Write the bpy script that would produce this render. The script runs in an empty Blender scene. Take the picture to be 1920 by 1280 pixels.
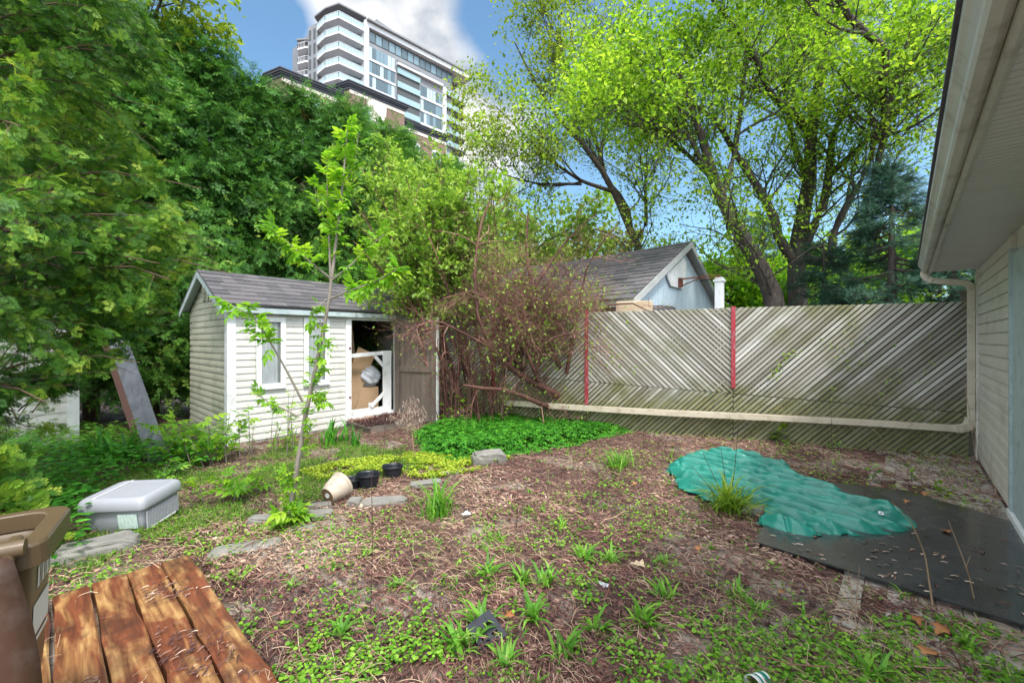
import bpy, math, random
import numpy as np
R = math.radians
rng = np.random.default_rng(11)
random.seed(5)
sc = bpy.context.scene
COL = sc.collection
# ------------------------------------------------------------ camera, sky, sun, exposure
EYE = 1.5; FPX = 790.0; HOR = 637.0
cd = bpy.data.cameras.new('camera'); cam = bpy.data.objects.new('camera', cd); COL.objects.link(cam)
cam.location = (0, 0, EYE); cam.rotation_euler = (R(90), 0, 0)
cd.sensor_width = 36; cd.lens = 36*FPX/1920; cd.shift_y = -3/1920; cd.clip_start = 0.05; cd.clip_end = 3000
sc.camera = cam
SUN_EL, SUN_AZ = R(58), R(150)          # azimuth clockwise from +Y
w = bpy.data.worlds.new('World'); sc.world = w; w.use_nodes = True
nt = w.node_tree; nt.nodes.clear(); N = nt.nodes; L = nt.links
def wn(t, **k):
    n = N.new(t)
    for a, b in k.items(): setattr(n, a, b)
    return n
out = wn('ShaderNodeOutputWorld'); bg = wn('ShaderNodeBackground'); bg.inputs[1].default_value = 0.14
sky = wn('ShaderNodeTexSky', sky_type='NISHITA', sun_disc=False, sun_elevation=SUN_EL, sun_rotation=SUN_AZ)
sky.air_density = 1.0; sky.dust_density = 0.6; sky.ozone_density = 1.6
tc = wn('ShaderNodeTexCoord'); mp = wn('ShaderNodeMapping'); mp.inputs['Scale'].default_value = (1, 1, 1.6)
mp.inputs['Location'].default_value = (0.35, 0.1, 0.0)
nz = wn('ShaderNodeTexNoise'); nz.inputs['Scale'].default_value = 2.6; nz.inputs['Detail'].default_value = 9; nz.inputs['Roughness'].default_value = 0.55
L.new(tc.outputs['Generated'], mp.inputs[0]); L.new(mp.outputs[0], nz.inputs['Vector'])
def blob(px, py, gain, lo):
    d = np.array([(px-960)/FPX, 1, (HOR-py)/FPX]); d /= np.linalg.norm(d)
    v = wn('ShaderNodeVectorMath', operation='DOT_PRODUCT'); nrm = wn('ShaderNodeVectorMath', operation='NORMALIZE')
    L.new(tc.outputs['Generated'], nrm.inputs[0]); L.new(nrm.outputs[0], v.inputs[0]); v.inputs[1].default_value = tuple(d)
    m = wn('ShaderNodeMapRange'); m.inputs['From Min'].default_value = lo; m.inputs['From Max'].default_value = 1.0
    m.inputs['To Min'].default_value = 0; m.inputs['To Max'].default_value = gain
    L.new(v.outputs['Value'], m.inputs[0]); return m.outputs[0]
def madd(a, b):
    m = wn('ShaderNodeMath', operation='ADD'); L.new(a, m.inputs[0]); L.new(b, m.inputs[1]); return m.outputs[0]
s = madd(nz.outputs[0], blob(690, 60, 0.26, 0.90))
s = madd(s, blob(880, 230, 0.25, 0.98)); s = madd(s, blob(470, 110, -.34, .988)); s = madd(s, blob(960, 60, -.34, .990))
s = madd(s, blob(1040, 40, -0.3, 0.975)); s = madd(s, blob(1330, 470, -0.25, 0.93)); s = madd(s, blob(400, 10, -0.45, 0.985))
cr = wn('ShaderNodeValToRGB'); cr.color_ramp.elements[0].position = 0.46; cr.color_ramp.elements[1].position = 0.74
L.new(s, cr.inputs[0])
nz2 = wn('ShaderNodeTexNoise'); nz2.inputs['Scale'].default_value = 5; nz2.inputs['Detail'].default_value = 6
L.new(mp.outputs[0], nz2.inputs['Vector'])
cc = wn('ShaderNodeValToRGB'); cc.color_ramp.elements[0].color = (2.5, 2.75, 3.1, 1); cc.color_ramp.elements[1].color = (5.2, 5.15, 5.1, 1)
cc.color_ramp.elements[0].position = 0.40; cc.color_ramp.elements[1].position = 0.56
L.new(nz2.outputs[0], cc.inputs[0])
tint = wn('ShaderNodeMix', data_type='RGBA', blend_type='MULTIPLY'); tint.inputs[0].default_value = 1
L.new(sky.outputs[0], tint.inputs[6]); tint.inputs[7].default_value = (.92, 1.12, 1.10, 1)
mx = wn('ShaderNodeMix', data_type='RGBA'); L.new(cr.outputs[0], mx.inputs[0]); L.new(tint.outputs[2], mx.inputs[6]); L.new(cc.outputs[0], mx.inputs[7])
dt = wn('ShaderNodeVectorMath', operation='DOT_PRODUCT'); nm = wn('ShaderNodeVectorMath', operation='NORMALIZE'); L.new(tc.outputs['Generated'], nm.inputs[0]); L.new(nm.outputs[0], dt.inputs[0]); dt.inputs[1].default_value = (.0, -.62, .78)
br_ = wn('ShaderNodeMapRange'); br_.inputs['From Min'].default_value = .12; br_.inputs['From Max'].default_value = .8; br_.inputs['To Min'].default_value = 1.0; br_.inputs['To Max'].default_value = 3.4; L.new(dt.outputs['Value'], br_.inputs[0])   # added fill light: unseen sky behind and above the camera is boosted
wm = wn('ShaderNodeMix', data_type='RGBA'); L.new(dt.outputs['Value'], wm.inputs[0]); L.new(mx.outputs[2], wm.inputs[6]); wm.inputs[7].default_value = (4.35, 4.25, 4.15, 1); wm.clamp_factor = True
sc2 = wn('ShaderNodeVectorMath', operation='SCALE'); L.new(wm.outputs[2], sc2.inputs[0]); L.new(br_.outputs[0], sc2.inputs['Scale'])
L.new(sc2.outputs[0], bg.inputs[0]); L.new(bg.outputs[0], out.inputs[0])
ld = bpy.data.lights.new('sun', 'SUN'); ld.energy = 2.7; ld.angle = R(8); ld.color = (1, 0.955, 0.88)
sun = bpy.data.objects.new('sun', ld); COL.objects.link(sun)
sun.rotation_euler = (R(90)-SUN_EL, 0, -SUN_AZ+math.pi); sun.location = (5, -5, 20)
sc.view_settings.view_transform = 'Standard'; sc.view_settings.look = 'None'; sc.view_settings.gamma = 1
sc.view_settings.exposure = 0.76
sc.render.resolution_x = 1024; sc.render.resolution_y = 682
sc.cycles.max_bounces = 8; sc.cycles.transmission_bounces = 4; sc.cycles.transparent_max_bounces = 8
# ------------------------------------------------------------ helpers
def A(*v): return np.array(v, float)
def W(px, py, Y): return A((px-960)/FPX*Y, Y, EYE+(HOR-py)/FPX*Y)
def G(px, py, z=0.0):
    Y = (EYE-z)*FPX/(py-HOR); return A((px-960)/FPX*Y, Y, z)
def nrm(v): return v/np.maximum(np.linalg.norm(v, axis=-1, keepdims=True), 1e-9)
def _h(ix, iy, s):
    n = (ix*374761393+iy*668265263+s*974634777) & 0x7fffffff
    n = ((n ^ (n >> 13))*1274126177) & 0x7fffffff
    return ((n ^ (n >> 16)) & 0xffff)/65535.0
def vnoise(x, y, s=0):
    x = np.asarray(x, float); y = np.asarray(y, float)
    ix = np.floor(x).astype(np.int64); iy = np.floor(y).astype(np.int64); fx = x-ix; fy = y-iy
    fx = fx*fx*(3-2*fx); fy = fy*fy*(3-2*fy)
    return (_h(ix, iy, s)*(1-fx)+_h(ix+1, iy, s)*fx)*(1-fy)+(_h(ix, iy+1, s)*(1-fx)+_h(ix+1, iy+1, s)*fx)*fy
def fbm(x, y, s=0, o=4):
    t = 0; a = 0.5
    for i in range(o): t = t+a*vnoise(x*2**i, y*2**i, s+i); a *= .5
    return t/(1-0.5**o)
def inpoly(x, y, P):
    P = np.asarray(P, float); c = np.zeros(np.shape(x), bool); j = len(P)-1
    for i in range(len(P)):
        xi, yi = P[i]; xj, yj = P[j]
        with np.errstate(divide='ignore', invalid='ignore'):
            c ^= ((yi > y) != (yj > y)) & (x < (xj-xi)*(y-yi)/(yj-yi+1e-12)+xi)
        j = i
    return c
def gpoly(pts, z=0.0): return [tuple(G(a, b, z)[:2]) for a, b in pts]
def gz(x, y):
    x = np.asarray(x, float); y = np.asarray(y, float)
    f = np.clip(1-np.hypot(x, y-4)/14, 0, 1)
    return f*(0.05*(vnoise(x*1.3, y*1.3, 3)-.5)+0.02*(vnoise(x*6, y*6, 4)-.5))
def build(name, V, Fs, mat, parent=None, rnd=None, smooth=False, loc=None):
    """V (n,3); Fs list of (m,k) index arrays; rnd per-face floats. -> ONE mesh object"""
    V = np.asarray(V, np.float32)
    if not isinstance(Fs, (list, tuple)): Fs = [Fs]
    Fs = [np.asarray(f, np.int32) for f in Fs if len(f)]
    me = bpy.data.meshes.new(name)
    if loc is not None: V = V-np.asarray(loc, np.float32)
    me.vertices.add(len(V)); me.vertices.foreach_set('co', V.ravel())
    idx = np.concatenate([f.ravel() for f in Fs]); tot = np.concatenate([np.full(len(f), f.shape[1], np.int32) for f in Fs])
    st = np.concatenate([[0], np.cumsum(tot)[:-1]]).astype(np.int32)
    me.loops.add(len(idx)); me.loops.foreach_set('vertex_index', idx)
    me.polygons.add(len(tot)); me.polygons.foreach_set('loop_start', st)
    me.update(calc_edges=True)
    if rnd is not None:
        a = me.attributes.new('rnd', 'FLOAT', 'FACE'); a.data.foreach_set('value', np.asarray(rnd, np.float32))
    me.polygons.foreach_set('use_smooth', np.full(len(tot), smooth))
    mats = mat if isinstance(mat, (list, tuple)) else [mat]
    for m in mats: me.materials.append(m)
    o = bpy.data.objects.new(name, me); COL.objects.link(o)
    if parent is not None: o.parent = parent; 
    if loc is not None: o.location = loc
    return o
def tag(o, label=None, cat=None, group=None, kind=None):
    if label: o['label'] = label
    if cat: o['category'] = cat
    if group: o['group'] = group
    if kind: o['kind'] = kind
    return o
def thing(name, label, cat, loc=(0, 0, 0), rz=0, group=None):
    o = bpy.data.objects.new(name, None); COL.objects.link(o); o.location = loc; o.rotation_euler = (0, 0, rz)
    o.empty_display_size = .1
    return tag(o, label, cat, group)
class MB:
    """collects faces of one mesh"""
    def __init__(s): s.V = []; s.F = {}; s.n = 0; s.R = {}
    def add(s, V, F, r=None):
        V = np.asarray(V, float).reshape(-1, 3); F = np.asarray(F, int)
        k = F.shape[1]; s.F.setdefault(k, []).append(F+s.n); s.V.append(V); s.n += len(V)
        if r is None: r = rng.random()
        s.R.setdefault(k, []).append(np.full(len(F), r) if np.isscalar(r) else np.asarray(r))
        return s
    def hexa(s, P, r=None):
        return s.add(P, [[0, 3, 2, 1], [4, 5, 6, 7], [0, 1, 5, 4], [1, 2, 6, 5], [2, 3, 7, 6], [3, 0, 4, 7]], r)
    def box(s, c, d, ax=None, r=None):
        """centre, full dims, axes rows"""
        ax = np.eye(3) if ax is None else np.asarray(ax, float)
        d = np.asarray(d, float)/2
        k = np.array([[-1, -1, -1], [1, -1, -1], [1, 1, -1], [-1, 1, -1], [-1, -1, 1], [1, -1, 1], [1, 1, 1], [-1, 1, 1]])*d
        return s.hexa(np.asarray(c, float)+k@ax, r)
    def beam(s, a, b, w, h, up=(0, 0, 1), r=None):
        a = A(*a); b = A(*b); x = nrm(b-a); y = nrm(np.cross(np.asarray(up, float), x)); z = np.cross(x, y)
        return s.box((a+b)/2, (np.linalg.norm(b-a), w, h), [x, y, z], r)
    def prism(s, P, off, r=None):
        """polygon P (n,3) pushed by vector off"""
        P = np.asarray(P, float); n = len(P); off = np.asarray(off, float)
        V = np.vstack([P, P+off])
        s.add(V, [list(range(n))[::-1]], r if r is not None else .5); 
        s.F[n][-1] = s.F[n][-1]
        base = s.n-2*n
        s.F[n].append(np.array([[n+i for i in range(n)]])+base); s.R[n].append(np.full(1, .5 if r is None else r))
        q = np.array([[i, (i+1) % n, (i+1) % n+n, i+n] for i in range(n)])+base
        s.F.setdefault(4, []).append(q); s.R.setdefault(4, []).append(np.full(n, .5 if r is None else r))
        return s
    def tube(s, P, rad, sides=8, r=None, cap=True):
        P = np.asarray(P, float); rad = np.broadcast_to(np.asarray(rad, float), (len(P),))
        V, F = tubes(P[None], rad[None], sides); s.add(V, F, r)
        if cap:
            n = len(P); s.add(V[:sides], [list(range(sides))[::-1]], r); s.add(V[-sides:], [list(range(sides))], r)
        return s
    def lathe(s, prof, c=(0, 0, 0), ax=(0, 0, 1), sides=28, r=None):
        prof = np.asarray(prof, float); z = nrm(A(*ax)); t = A(1, 0, 0) if abs(z[0]) < .9 else A(0, 1, 0)
        x = nrm(np.cross(t, z)); y = np.cross(z, x); an = np.arange(sides)*2*np.pi/sides
        ring = np.cos(an)[:, None]*x+np.sin(an)[:, None]*y
        V = (A(*c)+prof[:, None, 1:2]*z+prof[:, None, 0:1]*ring[None]).reshape(-1, 3)
        F = [[i*sides+j, i*sides+(j+1) % sides, (i+1)*sides+(j+1) % sides, (i+1)*sides+j] for i in range(len(prof)-1) for j in range(sides)]
        return s.add(V, F, r)
    def out(s, name, mat, parent=None, smooth=False, bevel=0, loc=None):
        ks = list(s.F); F = [np.vstack(s.F[k]) for k in ks]; rr = np.concatenate([np.concatenate(s.R[k]) for k in ks])
        o = build(name, np.vstack(s.V), F, mat, parent, rr, smooth, loc)
        if bevel:
            b = o.modifiers.new('bevel', 'BEVEL'); b.width = bevel; b.segments = 2; b.limit_method = 'ANGLE'
        return o
def tubes(P, Rr, sides=5):
    """P (B,K,3) Rr (B,K)"""
    B, K, _ = P.shape
    T = nrm(np.gradient(P, axis=1)); ref = np.where(np.abs(T[..., 2:3]) > .92, A(1, 0, 0), A(0, 0, 1))
    X = nrm(np.cross(ref, T)); Y = np.cross(T, X); an = np.arange(sides)*2*np.pi/sides
    V = P[:, :, None]+Rr[:, :, None, None]*(np.cos(an)[:, None]*X[:, :, None]+np.sin(an)[:, None]*Y[:, :, None])
    j = np.arange(sides); k = np.arange(K-1)[:, None]
    q = np.stack([k*sides+j, k*sides+(j+1) % sides, (k+1)*sides+(j+1) % sides, (k+1)*sides+j], -1).reshape(-1, 4)
    F = (q[None]+(np.arange(B)*K*sides)[:, None, None]).reshape(-1, 4)
    return V.reshape(-1, 3), F
def scatter(T, F, pos, X, Nn, sc_, rnd=None):
    """copies of a template: X long axis, Nn normal hint, sc_ (n,) or (n,3)"""
    T = np.asarray(T, float); F = np.asarray(F, int); n = len(pos)
    X = nrm(X); Y = nrm(np.cross(Nn, X)); Z = np.cross(X, Y)
    sc_ = np.asarray(sc_, float)
    if sc_.ndim == 1: sc_ = np.repeat(sc_[:, None], 3, 1)
    L3 = T[None]*sc_[:, None]
    V = pos[:, None]+L3[..., 0:1]*X[:, None]+L3[..., 1:2]*Y[:, None]+L3[..., 2:3]*Z[:, None]
    Fo = (F[None]+(np.arange(n)*len(T))[:, None, None]).reshape(-1, F.shape[1])
    rnd = rng.random(n) if rnd is None else rnd
    return V.reshape(-1, 3), Fo, np.repeat(rnd, len(F))
def rdir(n): return nrm(rng.normal(size=(n, 3)))
def updir(n, k=1.0): return nrm(rng.normal(size=(n, 3))*A(1, 1, .5)+A(0, 0, k))
def hdir(n):
    a = rng.random(n)*2*np.pi; return np.stack([np.cos(a), np.sin(a), np.zeros(n)], -1)
def blend(items):
    """items of (V,F,rnd) with equal face sizes -> one"""
    Vs, Fs, Rs = [], [], []; n = 0
    for V, F, r in items: Vs.append(V); Fs.append(F+n); Rs.append(r); n += len(V)
    return np.vstack(Vs), np.vstack(Fs), np.concatenate(Rs)
# ------------------------------------------------------------ materials
def mat(name, build_fn, rough=.7, spec=.4):
    m = bpy.data.materials.new(name); m.use_nodes = True; t = m.node_tree; p = t.nodes['Principled BSDF']
    p.inputs['Roughness'].default_value = rough; p.inputs['Specular IOR Level'].default_value = spec
    build_fn(t, p); return m
def nd(t, ty, ins=None, **k):
    n = t.nodes.new(ty)
    for a, b in k.items(): setattr(n, a, b)
    for a, b in (ins or {}).items():
        if isinstance(b, bpy.types.NodeSocket): t.links.new(b, n.inputs[a])
        else: n.inputs[a].default_value = b
    return n
def ramp(t, src, stops, interp='LINEAR'):
    n = t.nodes.new('ShaderNodeValToRGB'); e = n.color_ramp.elements; n.color_ramp.interpolation = interp
    while len(e) < len(stops): e.new(0.5)
    for i, (p, c) in enumerate(stops): e[i].position = p; e[i].color = (*c, 1) if len(c) == 3 else c
    t.links.new(src, n.inputs[0]); return n.outputs[0]
def obj_noise(t, scale, detail=5, stretch=None, rough=.55, gen='Object'):
    c = nd(t, 'ShaderNodeTexCoord').outputs[gen]
    if stretch: c = nd(t, 'ShaderNodeMapping', {'Vector': c, 'Scale': stretch}).outputs[0]
    return nd(t, 'ShaderNodeTexNoise', {'Vector': c, 'Scale': scale, 'Detail': detail, 'Roughness': rough}).outputs[0]
def mixc(t, f, a, b, mode='MIX'):
    n = nd(t, 'ShaderNodeMix', data_type='RGBA', blend_type=mode)
    for i, v in ((0, f), (6, a), (7, b)):
        if isinstance(v, bpy.types.NodeSocket): t.links.new(v, n.inputs[i])
        else: n.inputs[i].default_value = (*v, 1) if isinstance(v, tuple) and len(v) == 3 else v
    return n.outputs[2]
def bump(t, p, h, strength=.4, dist=.01):
    b = nd(t, 'ShaderNodeBump', {'Height': h, 'Strength': strength, 'Distance': dist}); t.links.new(b.outputs[0], p.inputs['Normal'])
def paint(name, c, c2=None, sc_=3, rough=.55, amt=.5, bstr=.1, stretch=None, dirt=None):
    def f(t, p):
        n = obj_noise(t, sc_, 6, stretch)
        col = ramp(t, n, [(.3, c), (.7, c2 or tuple(x*.85 for x in c))])
        if dirt:
            d = obj_noise(t, sc_*2.3, 8, stretch, .7); m = ramp(t, d, [(.5, (0, 0, 0)), (.72, (1, 1, 1))])
            col = mixc(t, m, col, dirt)
        t.links.new(col, p.inputs['Base Color']); bump(t, p, obj_noise(t, sc_*14, 4, stretch), bstr, .004)
    return mat(name, f, rough)
def leafmat(name, stops, trans=.5, rough=.5, clump=1.2, cl=.35, tcol=1.5):
    m = bpy.data.materials.new(name); m.use_nodes = True; t = m.node_tree; p = t.nodes['Principled BSDF']
    a = nd(t, 'ShaderNodeAttribute', attribute_name='rnd').outputs['Fac']
    n = obj_noise(t, clump, 2)
    v = nd(t, 'ShaderNodeMath', {0: n, 1: .5}, operation='SUBTRACT').outputs[0]
    v = nd(t, 'ShaderNodeMath', {0: v, 1: cl*3, 2: a}, operation='MULTIPLY_ADD').outputs[0]
    c = ramp(t, v, stops); t.links.new(c, p.inputs['Base Color']); p.inputs['Roughness'].default_value = rough
    p.inputs['Specular IOR Level'].default_value = .3
    if trans:
        c2 = mixc(t, 1.0, c, (tcol, tcol, tcol*.6), 'MULTIPLY')
        tr = nd(t, 'ShaderNodeBsdfTranslucent', {'Color': c2}); ms = nd(t, 'ShaderNodeMixShader', {0: trans})
        t.links.new(p.outputs[0], ms.inputs[1]); t.links.new(tr.outputs[0], ms.inputs[2])
        t.links.new(ms.outputs[0], t.nodes['Material Output'].inputs[0])
    return m
def rndmat(name, stops, rough=.8, nsc=0, bstr=0, interp='LINEAR', spec=.3, stretch=None, dirt=None):
    def f(t, p):
        a = nd(t, 'ShaderNodeAttribute', attribute_name='rnd').outputs['Fac']
        if nsc:
            n = obj_noise(t, nsc, 5, stretch); v = nd(t, 'ShaderNodeMath', {0: n, 1: .5}, operation='SUBTRACT').outputs[0]
            a = nd(t, 'ShaderNodeMath', {0: v, 1: 1.2, 2: a}, operation='MULTIPLY_ADD').outputs[0]
        c = ramp(t, a, stops, interp)
        if dirt:
            d = obj_noise(t, dirt[1], 7, None, .65); c = mixc(t, ramp(t, d, [(.48, (0, 0, 0)), (.66, (1, 1, 1))]), c, dirt[0])
        t.links.new(c, p.inputs['Base Color'])
        if bstr: bump(t, p, obj_noise(t, nsc*8 or 30, 4, stretch), bstr, .005)
    return mat(name, f, rough, spec)
M = {}
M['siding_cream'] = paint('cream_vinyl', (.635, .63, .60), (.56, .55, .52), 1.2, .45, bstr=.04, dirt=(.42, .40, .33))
M['siding_side'] = paint('shaded_side_vinyl', (.46, .45, .36), (.38, .38, .30), 1.5, .6, bstr=.06, dirt=(.22, .25, .17))  # cedar shade on the side wall is put into this darker colour, plus dirt
M['siding_house'] = paint('beige_vinyl', (.64, .61, .55), (.56, .54, .48), 1.0, .4, bstr=.05, dirt=(.40, .38, .32))
M['white'] = paint('white_paint', (.78, .79, .80), (.70, .72, .74), 3, .45, dirt=(.5, .5, .47))
M['bluewhite'] = paint('pale_blue_trim', (.42, .50, .52), (.36, .43, .45), 3, .5, dirt=(.25, .3, .3))
M['soffit'] = paint('white_soffit', (.62, .62, .62), (.56, .56, .57), 2, .4)
M['gutter'] = paint('aluminium_gutter', (.60, .59, .57), (.50, .49, .46), 2.5, .35, stretch=(1, 1, .3), dirt=(.33, .30, .26))
M['downpipe'] = paint('beige_aluminium', (.60, .54, .44), (.52, .46, .36), 4, .4, dirt=(.35, .28, .2))
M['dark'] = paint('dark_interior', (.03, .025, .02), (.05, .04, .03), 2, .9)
M['oldwood'] = paint('weathered_plank', (.20, .165, .14), (.105, .085, .075), 2.2, .85, stretch=(6, 6, .5), bstr=.5, dirt=(.16, .12, .08))
M['rawboard'] = paint('grey_board', (.25, .255, .28), (.15, .155, .18), 2, .8, stretch=(5, 5, .6), bstr=.3, dirt=(.12, .12, .12))
M['redboard'] = paint('brown_board', (.16, .08, .06), (.10, .05, .04), 2, .8)
M['red'] = paint('red_painted_post', (.36, .02, .03), (.28, .03, .045), 6, .7, stretch=(3, 3, 1), dirt=(.36, .24, .27))
M['cardboard'] = paint('cardboard', (.46, .31, .19), (.36, .24, .14), 2, .85)
M['plastic_bag'] = paint('clear_plastic_wrap', (.52, .54, .58), (.36, .38, .42), 8, .2, bstr=.8)
M['glass'] = paint('window_glass', (.22, .24, .24), (.13, .15, .15), 2, .08)
M['curtain'] = paint('net_curtain', (.40, .43, .44), (.24, .27, .29), 6, .9, stretch=(9, 9, .6))
M['blue_siding'] = paint('pale_blue_siding', (.50, .62, .70), (.43, .55, .64), 2, .6, stretch=(8, 8, .6), dirt=(.28, .36, .40))
M['grey_wood'] = paint('grey_fascia', (.40, .42, .42), (.30, .32, .32), 4, .75)
M['rust'] = paint('rusty_metal', (.20, .06, .035), (.10, .04, .03), 9, .7)
M['tan'] = paint('tan_stone', (.56, .46, .33), (.44, .33, .22), 7, .9, bstr=.5)
M['rubber'] = paint('black_rubber', (.03, .032, .036), (.045, .046, .05), 5, .5)
M['tote'] = paint('grey_plastic', (.34, .355, .40), (.30, .315, .36), 2, .38)
M['label'] = paint('paper_label', (.62, .72, .68), (.30, .45, .42), 26, .6, stretch=(6, 1, 1))
M['bin'] = paint('brown_bin_plastic', (.10, .068, .038), (.082, .055, .03), 2, .36)
M['lid'] = paint('dark_brown_lid', (.075, .04, .028), (.06, .032, .022), 3, .28, dirt=(.11, .08, .07))
M['white_print'] = paint('white_print', (.74, .75, .76), (.68, .68, .7), 3, .5)
M['black_plastic'] = paint('black_pot_plastic', (.012, .014, .022), (.02, .022, .03), 4, .35)
M['potcream'] = paint('beige_pot', (.50, .43, .36), (.42, .35, .29), 5, .6, bstr=.2, dirt=(.30, .23, .18))
M['terracotta'] = paint('base_brown', (.20, .12, .07), (.13, .07, .04), 8, .7)
M['stone'] = paint('grey_stone', (.24, .23, .215), (.15, .145, .14), 5, .85, bstr=.9, stretch=(1, 1, 3), dirt=(.16, .17, .12))
M['bark'] = paint('tree_bark', (.085, .068, .06), (.035, .028, .026), 3, .9, stretch=(3, 3, .7), bstr=1.0, dirt=(.15, .14, .11))
M['bark_cedar'] = paint('cedar_bark', (.19, .12, .09), (.10, .06, .045), 4, .9, stretch=(4, 4, .5), bstr=.8)
M['bark_sap'] = paint('sapling_bark', (.25, .22, .19), (.17, .15, .13), 9, .75, bstr=.4)
M['twig'] = rndmat('brown_twigs', [(0, (.075, .035, .03)), (.5, (.23, .105, .085)), (1, (.44, .26, .21))], .8, 1.5)
M['drystem'] = paint('dry_stem', (.36, .25, .16), (.25, .16, .10), 9, .85)
M['darkstem'] = paint('dark_stem', (.06, .035, .03), (.04, .025, .02), 9, .8)
M['dryflower'] = rndmat('dry_seed_heads', [(0, (.20, .14, .12)), (1, (.48, .38, .33))], .9)
def f(t, p):
    n = obj_noise(t, 2.5, 4)
    c = nd(t, 'ShaderNodeTexCoord').outputs['Object']
    g = nd(t, 'ShaderNodeTexNoise', {'Vector': c, 'Scale': 60.0, 'Detail': 3.0}).outputs[0]
    a = nd(t, 'ShaderNodeAttribute', attribute_name='rnd').outputs['Fac']
    v = nd(t, 'ShaderNodeMath', {0: n, 1: .9, 2: a}, operation='MULTIPLY_ADD').outputs[0]
    col = ramp(t, v, [(.25, (.042, .042, .05)), (.8, (.072, .07, .08)), (1.3, (.12, .11, .12))])
    col = mixc(t, .35, col, ramp(t, g, [(.3, (.03, .03, .03)), (.7, (.2, .19, .2))]), 'MIX')
    t.links.new(col, p.inputs['Base Color']); bump(t, p, g, .6, .004)
M['shingle'] = mat('asphalt_shingle', f, .9)
def f(t, p):
    n = obj_noise(t, 1.6, 5); n2 = obj_noise(t, 9, 6, (1, 1, 1), .65)
    a = nd(t, 'ShaderNodeAttribute', attribute_name='rnd').outputs['Fac']
    c = ramp(t, a, [(0, (.20, .18, .15)), (.5, (.37, .35, .31)), (1, (.56, .55, .52))])
    z = nd(t, 'ShaderNodeSeparateXYZ', {0: nd(t, 'ShaderNodeTexCoord').outputs['Object']}).outputs[2]
    zz = nd(t, 'ShaderNodeMapRange', {0: z, 1: .3, 2: 1.0, 3: .44, 4: 0.0}).outputs[0]
    zt = nd(t, 'ShaderNodeMapRange', {0: z, 1: 1.75, 2: 2.05, 3: 0.0, 4: .22}).outputs[0]
    mv = nd(t, 'ShaderNodeMath', {0: nd(t, 'ShaderNodeMath', {0: zz, 1: n}, operation='ADD').outputs[0], 1: zt}, operation='ADD').outputs[0]
    moss = ramp(t, mv, [(.52, (0, 0, 0)), (.78, (1, 1, 1))])
    c = mixc(t, nd(t, 'ShaderNodeMath', {0: moss, 1: .8}, operation='MULTIPLY').outputs[0], c, ramp(t, n2, [(.3, (.10, .115, .03)), (.7, (.21, .21, .07))]))
    t.links.new(c, p.inputs['Base Color']); bump(t, p, obj_noise(t, 40, 4), .5, .003)
M['lattice'] = mat('weathered_lattice', f, .85)
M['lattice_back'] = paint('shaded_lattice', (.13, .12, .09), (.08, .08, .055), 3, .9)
def f(t, p):      # wet cedar planks: orange, dark stains, grain along local X
    a = nd(t, 'ShaderNodeAttribute', attribute_name='rnd').outputs['Fac']
    co = nd(t, 'ShaderNodeTexCoord').outputs['Object']
    off = nd(t, 'ShaderNodeCombineXYZ', {0: a, 1: a, 2: a}).outputs[0]
    co = nd(t, 'ShaderNodeVectorMath', {0: co, 1: off}, operation='ADD').outputs[0]
    wv = nd(t, 'ShaderNodeMapping', {'Vector': co, 'Scale': (.8, 9, 9)}).outputs[0]
    g = nd(t, 'ShaderNodeTexNoise', {'Vector': wv, 'Scale': 3.0, 'Detail': 7.0, 'Distortion': 1.2}).outputs[0]
    st = nd(t, 'ShaderNodeTexNoise', {'Vector': nd(t, 'ShaderNodeMapping', {'Vector': co, 'Scale': (1.3, 4.5, 2)}).outputs[0], 'Scale': 2.4, 'Detail': 6.0, 'Distortion': .8}).outputs[0]
    base = ramp(t, g, [(.3, (.13, .055, .022)), (.48, (.30, .16, .06)), (.72, (.48, .31, .13))])
    s1 = ramp(t, st, [(.36, (0, 0, 0)), (.55, (1, 1, 1))])
    c = mixc(t, s1, base, ramp(t, g, [(.3, (.075, .022, .012)), (.7, (.21, .065, .028))]))
    s2 = ramp(t, nd(t, 'ShaderNodeTexNoise', {'Vector': co, 'Scale': 5.0, 'Detail': 7.0, 'Roughness': .65}).outputs[0], [(.50, (0, 0, 0)), (.66, (1, 1, 1))])
    c = mixc(t, nd(t, 'ShaderNodeMath', {0: s2, 1: .75}, operation='MULTIPLY').outputs[0], c, (.05, .022, .014))
    t.links.new(c, p.inputs['Base Color']); bump(t, p, g, .7, .006)
M['wetwood'] = mat('wet_orange_timber', f, .42, .5)
def f(t, p):
    n = obj_noise(t, 3, 5); t.links.new(ramp(t, n, [(.3, (.009, .15, .112)), (.7, (.018, .235, .18))]), p.inputs['Base Color'])
    bump(t, p, obj_noise(t, 34, 6, None, .6), .35, .008)
M['tarp'] = mat('teal_tarpaulin', f, .36, .5)
def f(t, p):
    co = nd(t, 'ShaderNodeTexCoord').outputs['Object']
    v = nd(t, 'ShaderNodeTexVoronoi', {'Vector': co, 'Scale': 70.0}).outputs['Distance']
    n = nd(t, 'ShaderNodeTexNoise', {'Vector': co, 'Scale': 3.0, 'Detail': 6.0}).outputs[0]
    t.links.new(ramp(t, n, [(.35, (.012, .013, .016)), (.7, (.04, .04, .045))]), p.inputs['Base Color'])
    t.links.new(ramp(t, n, [(.3, (.16, .16, .16)), (.7, (.36, .36, .36))]), p.inputs['Roughness']); bump(t, p, v, .15, .003)
M['mat'] = mat('rubber_matting', f, .35, .9)
_p = M['mat'].node_tree.nodes['Principled BSDF']; _p.inputs['Coat Weight'].default_value = .5; _p.inputs['Coat Roughness'].default_value = .12
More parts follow.
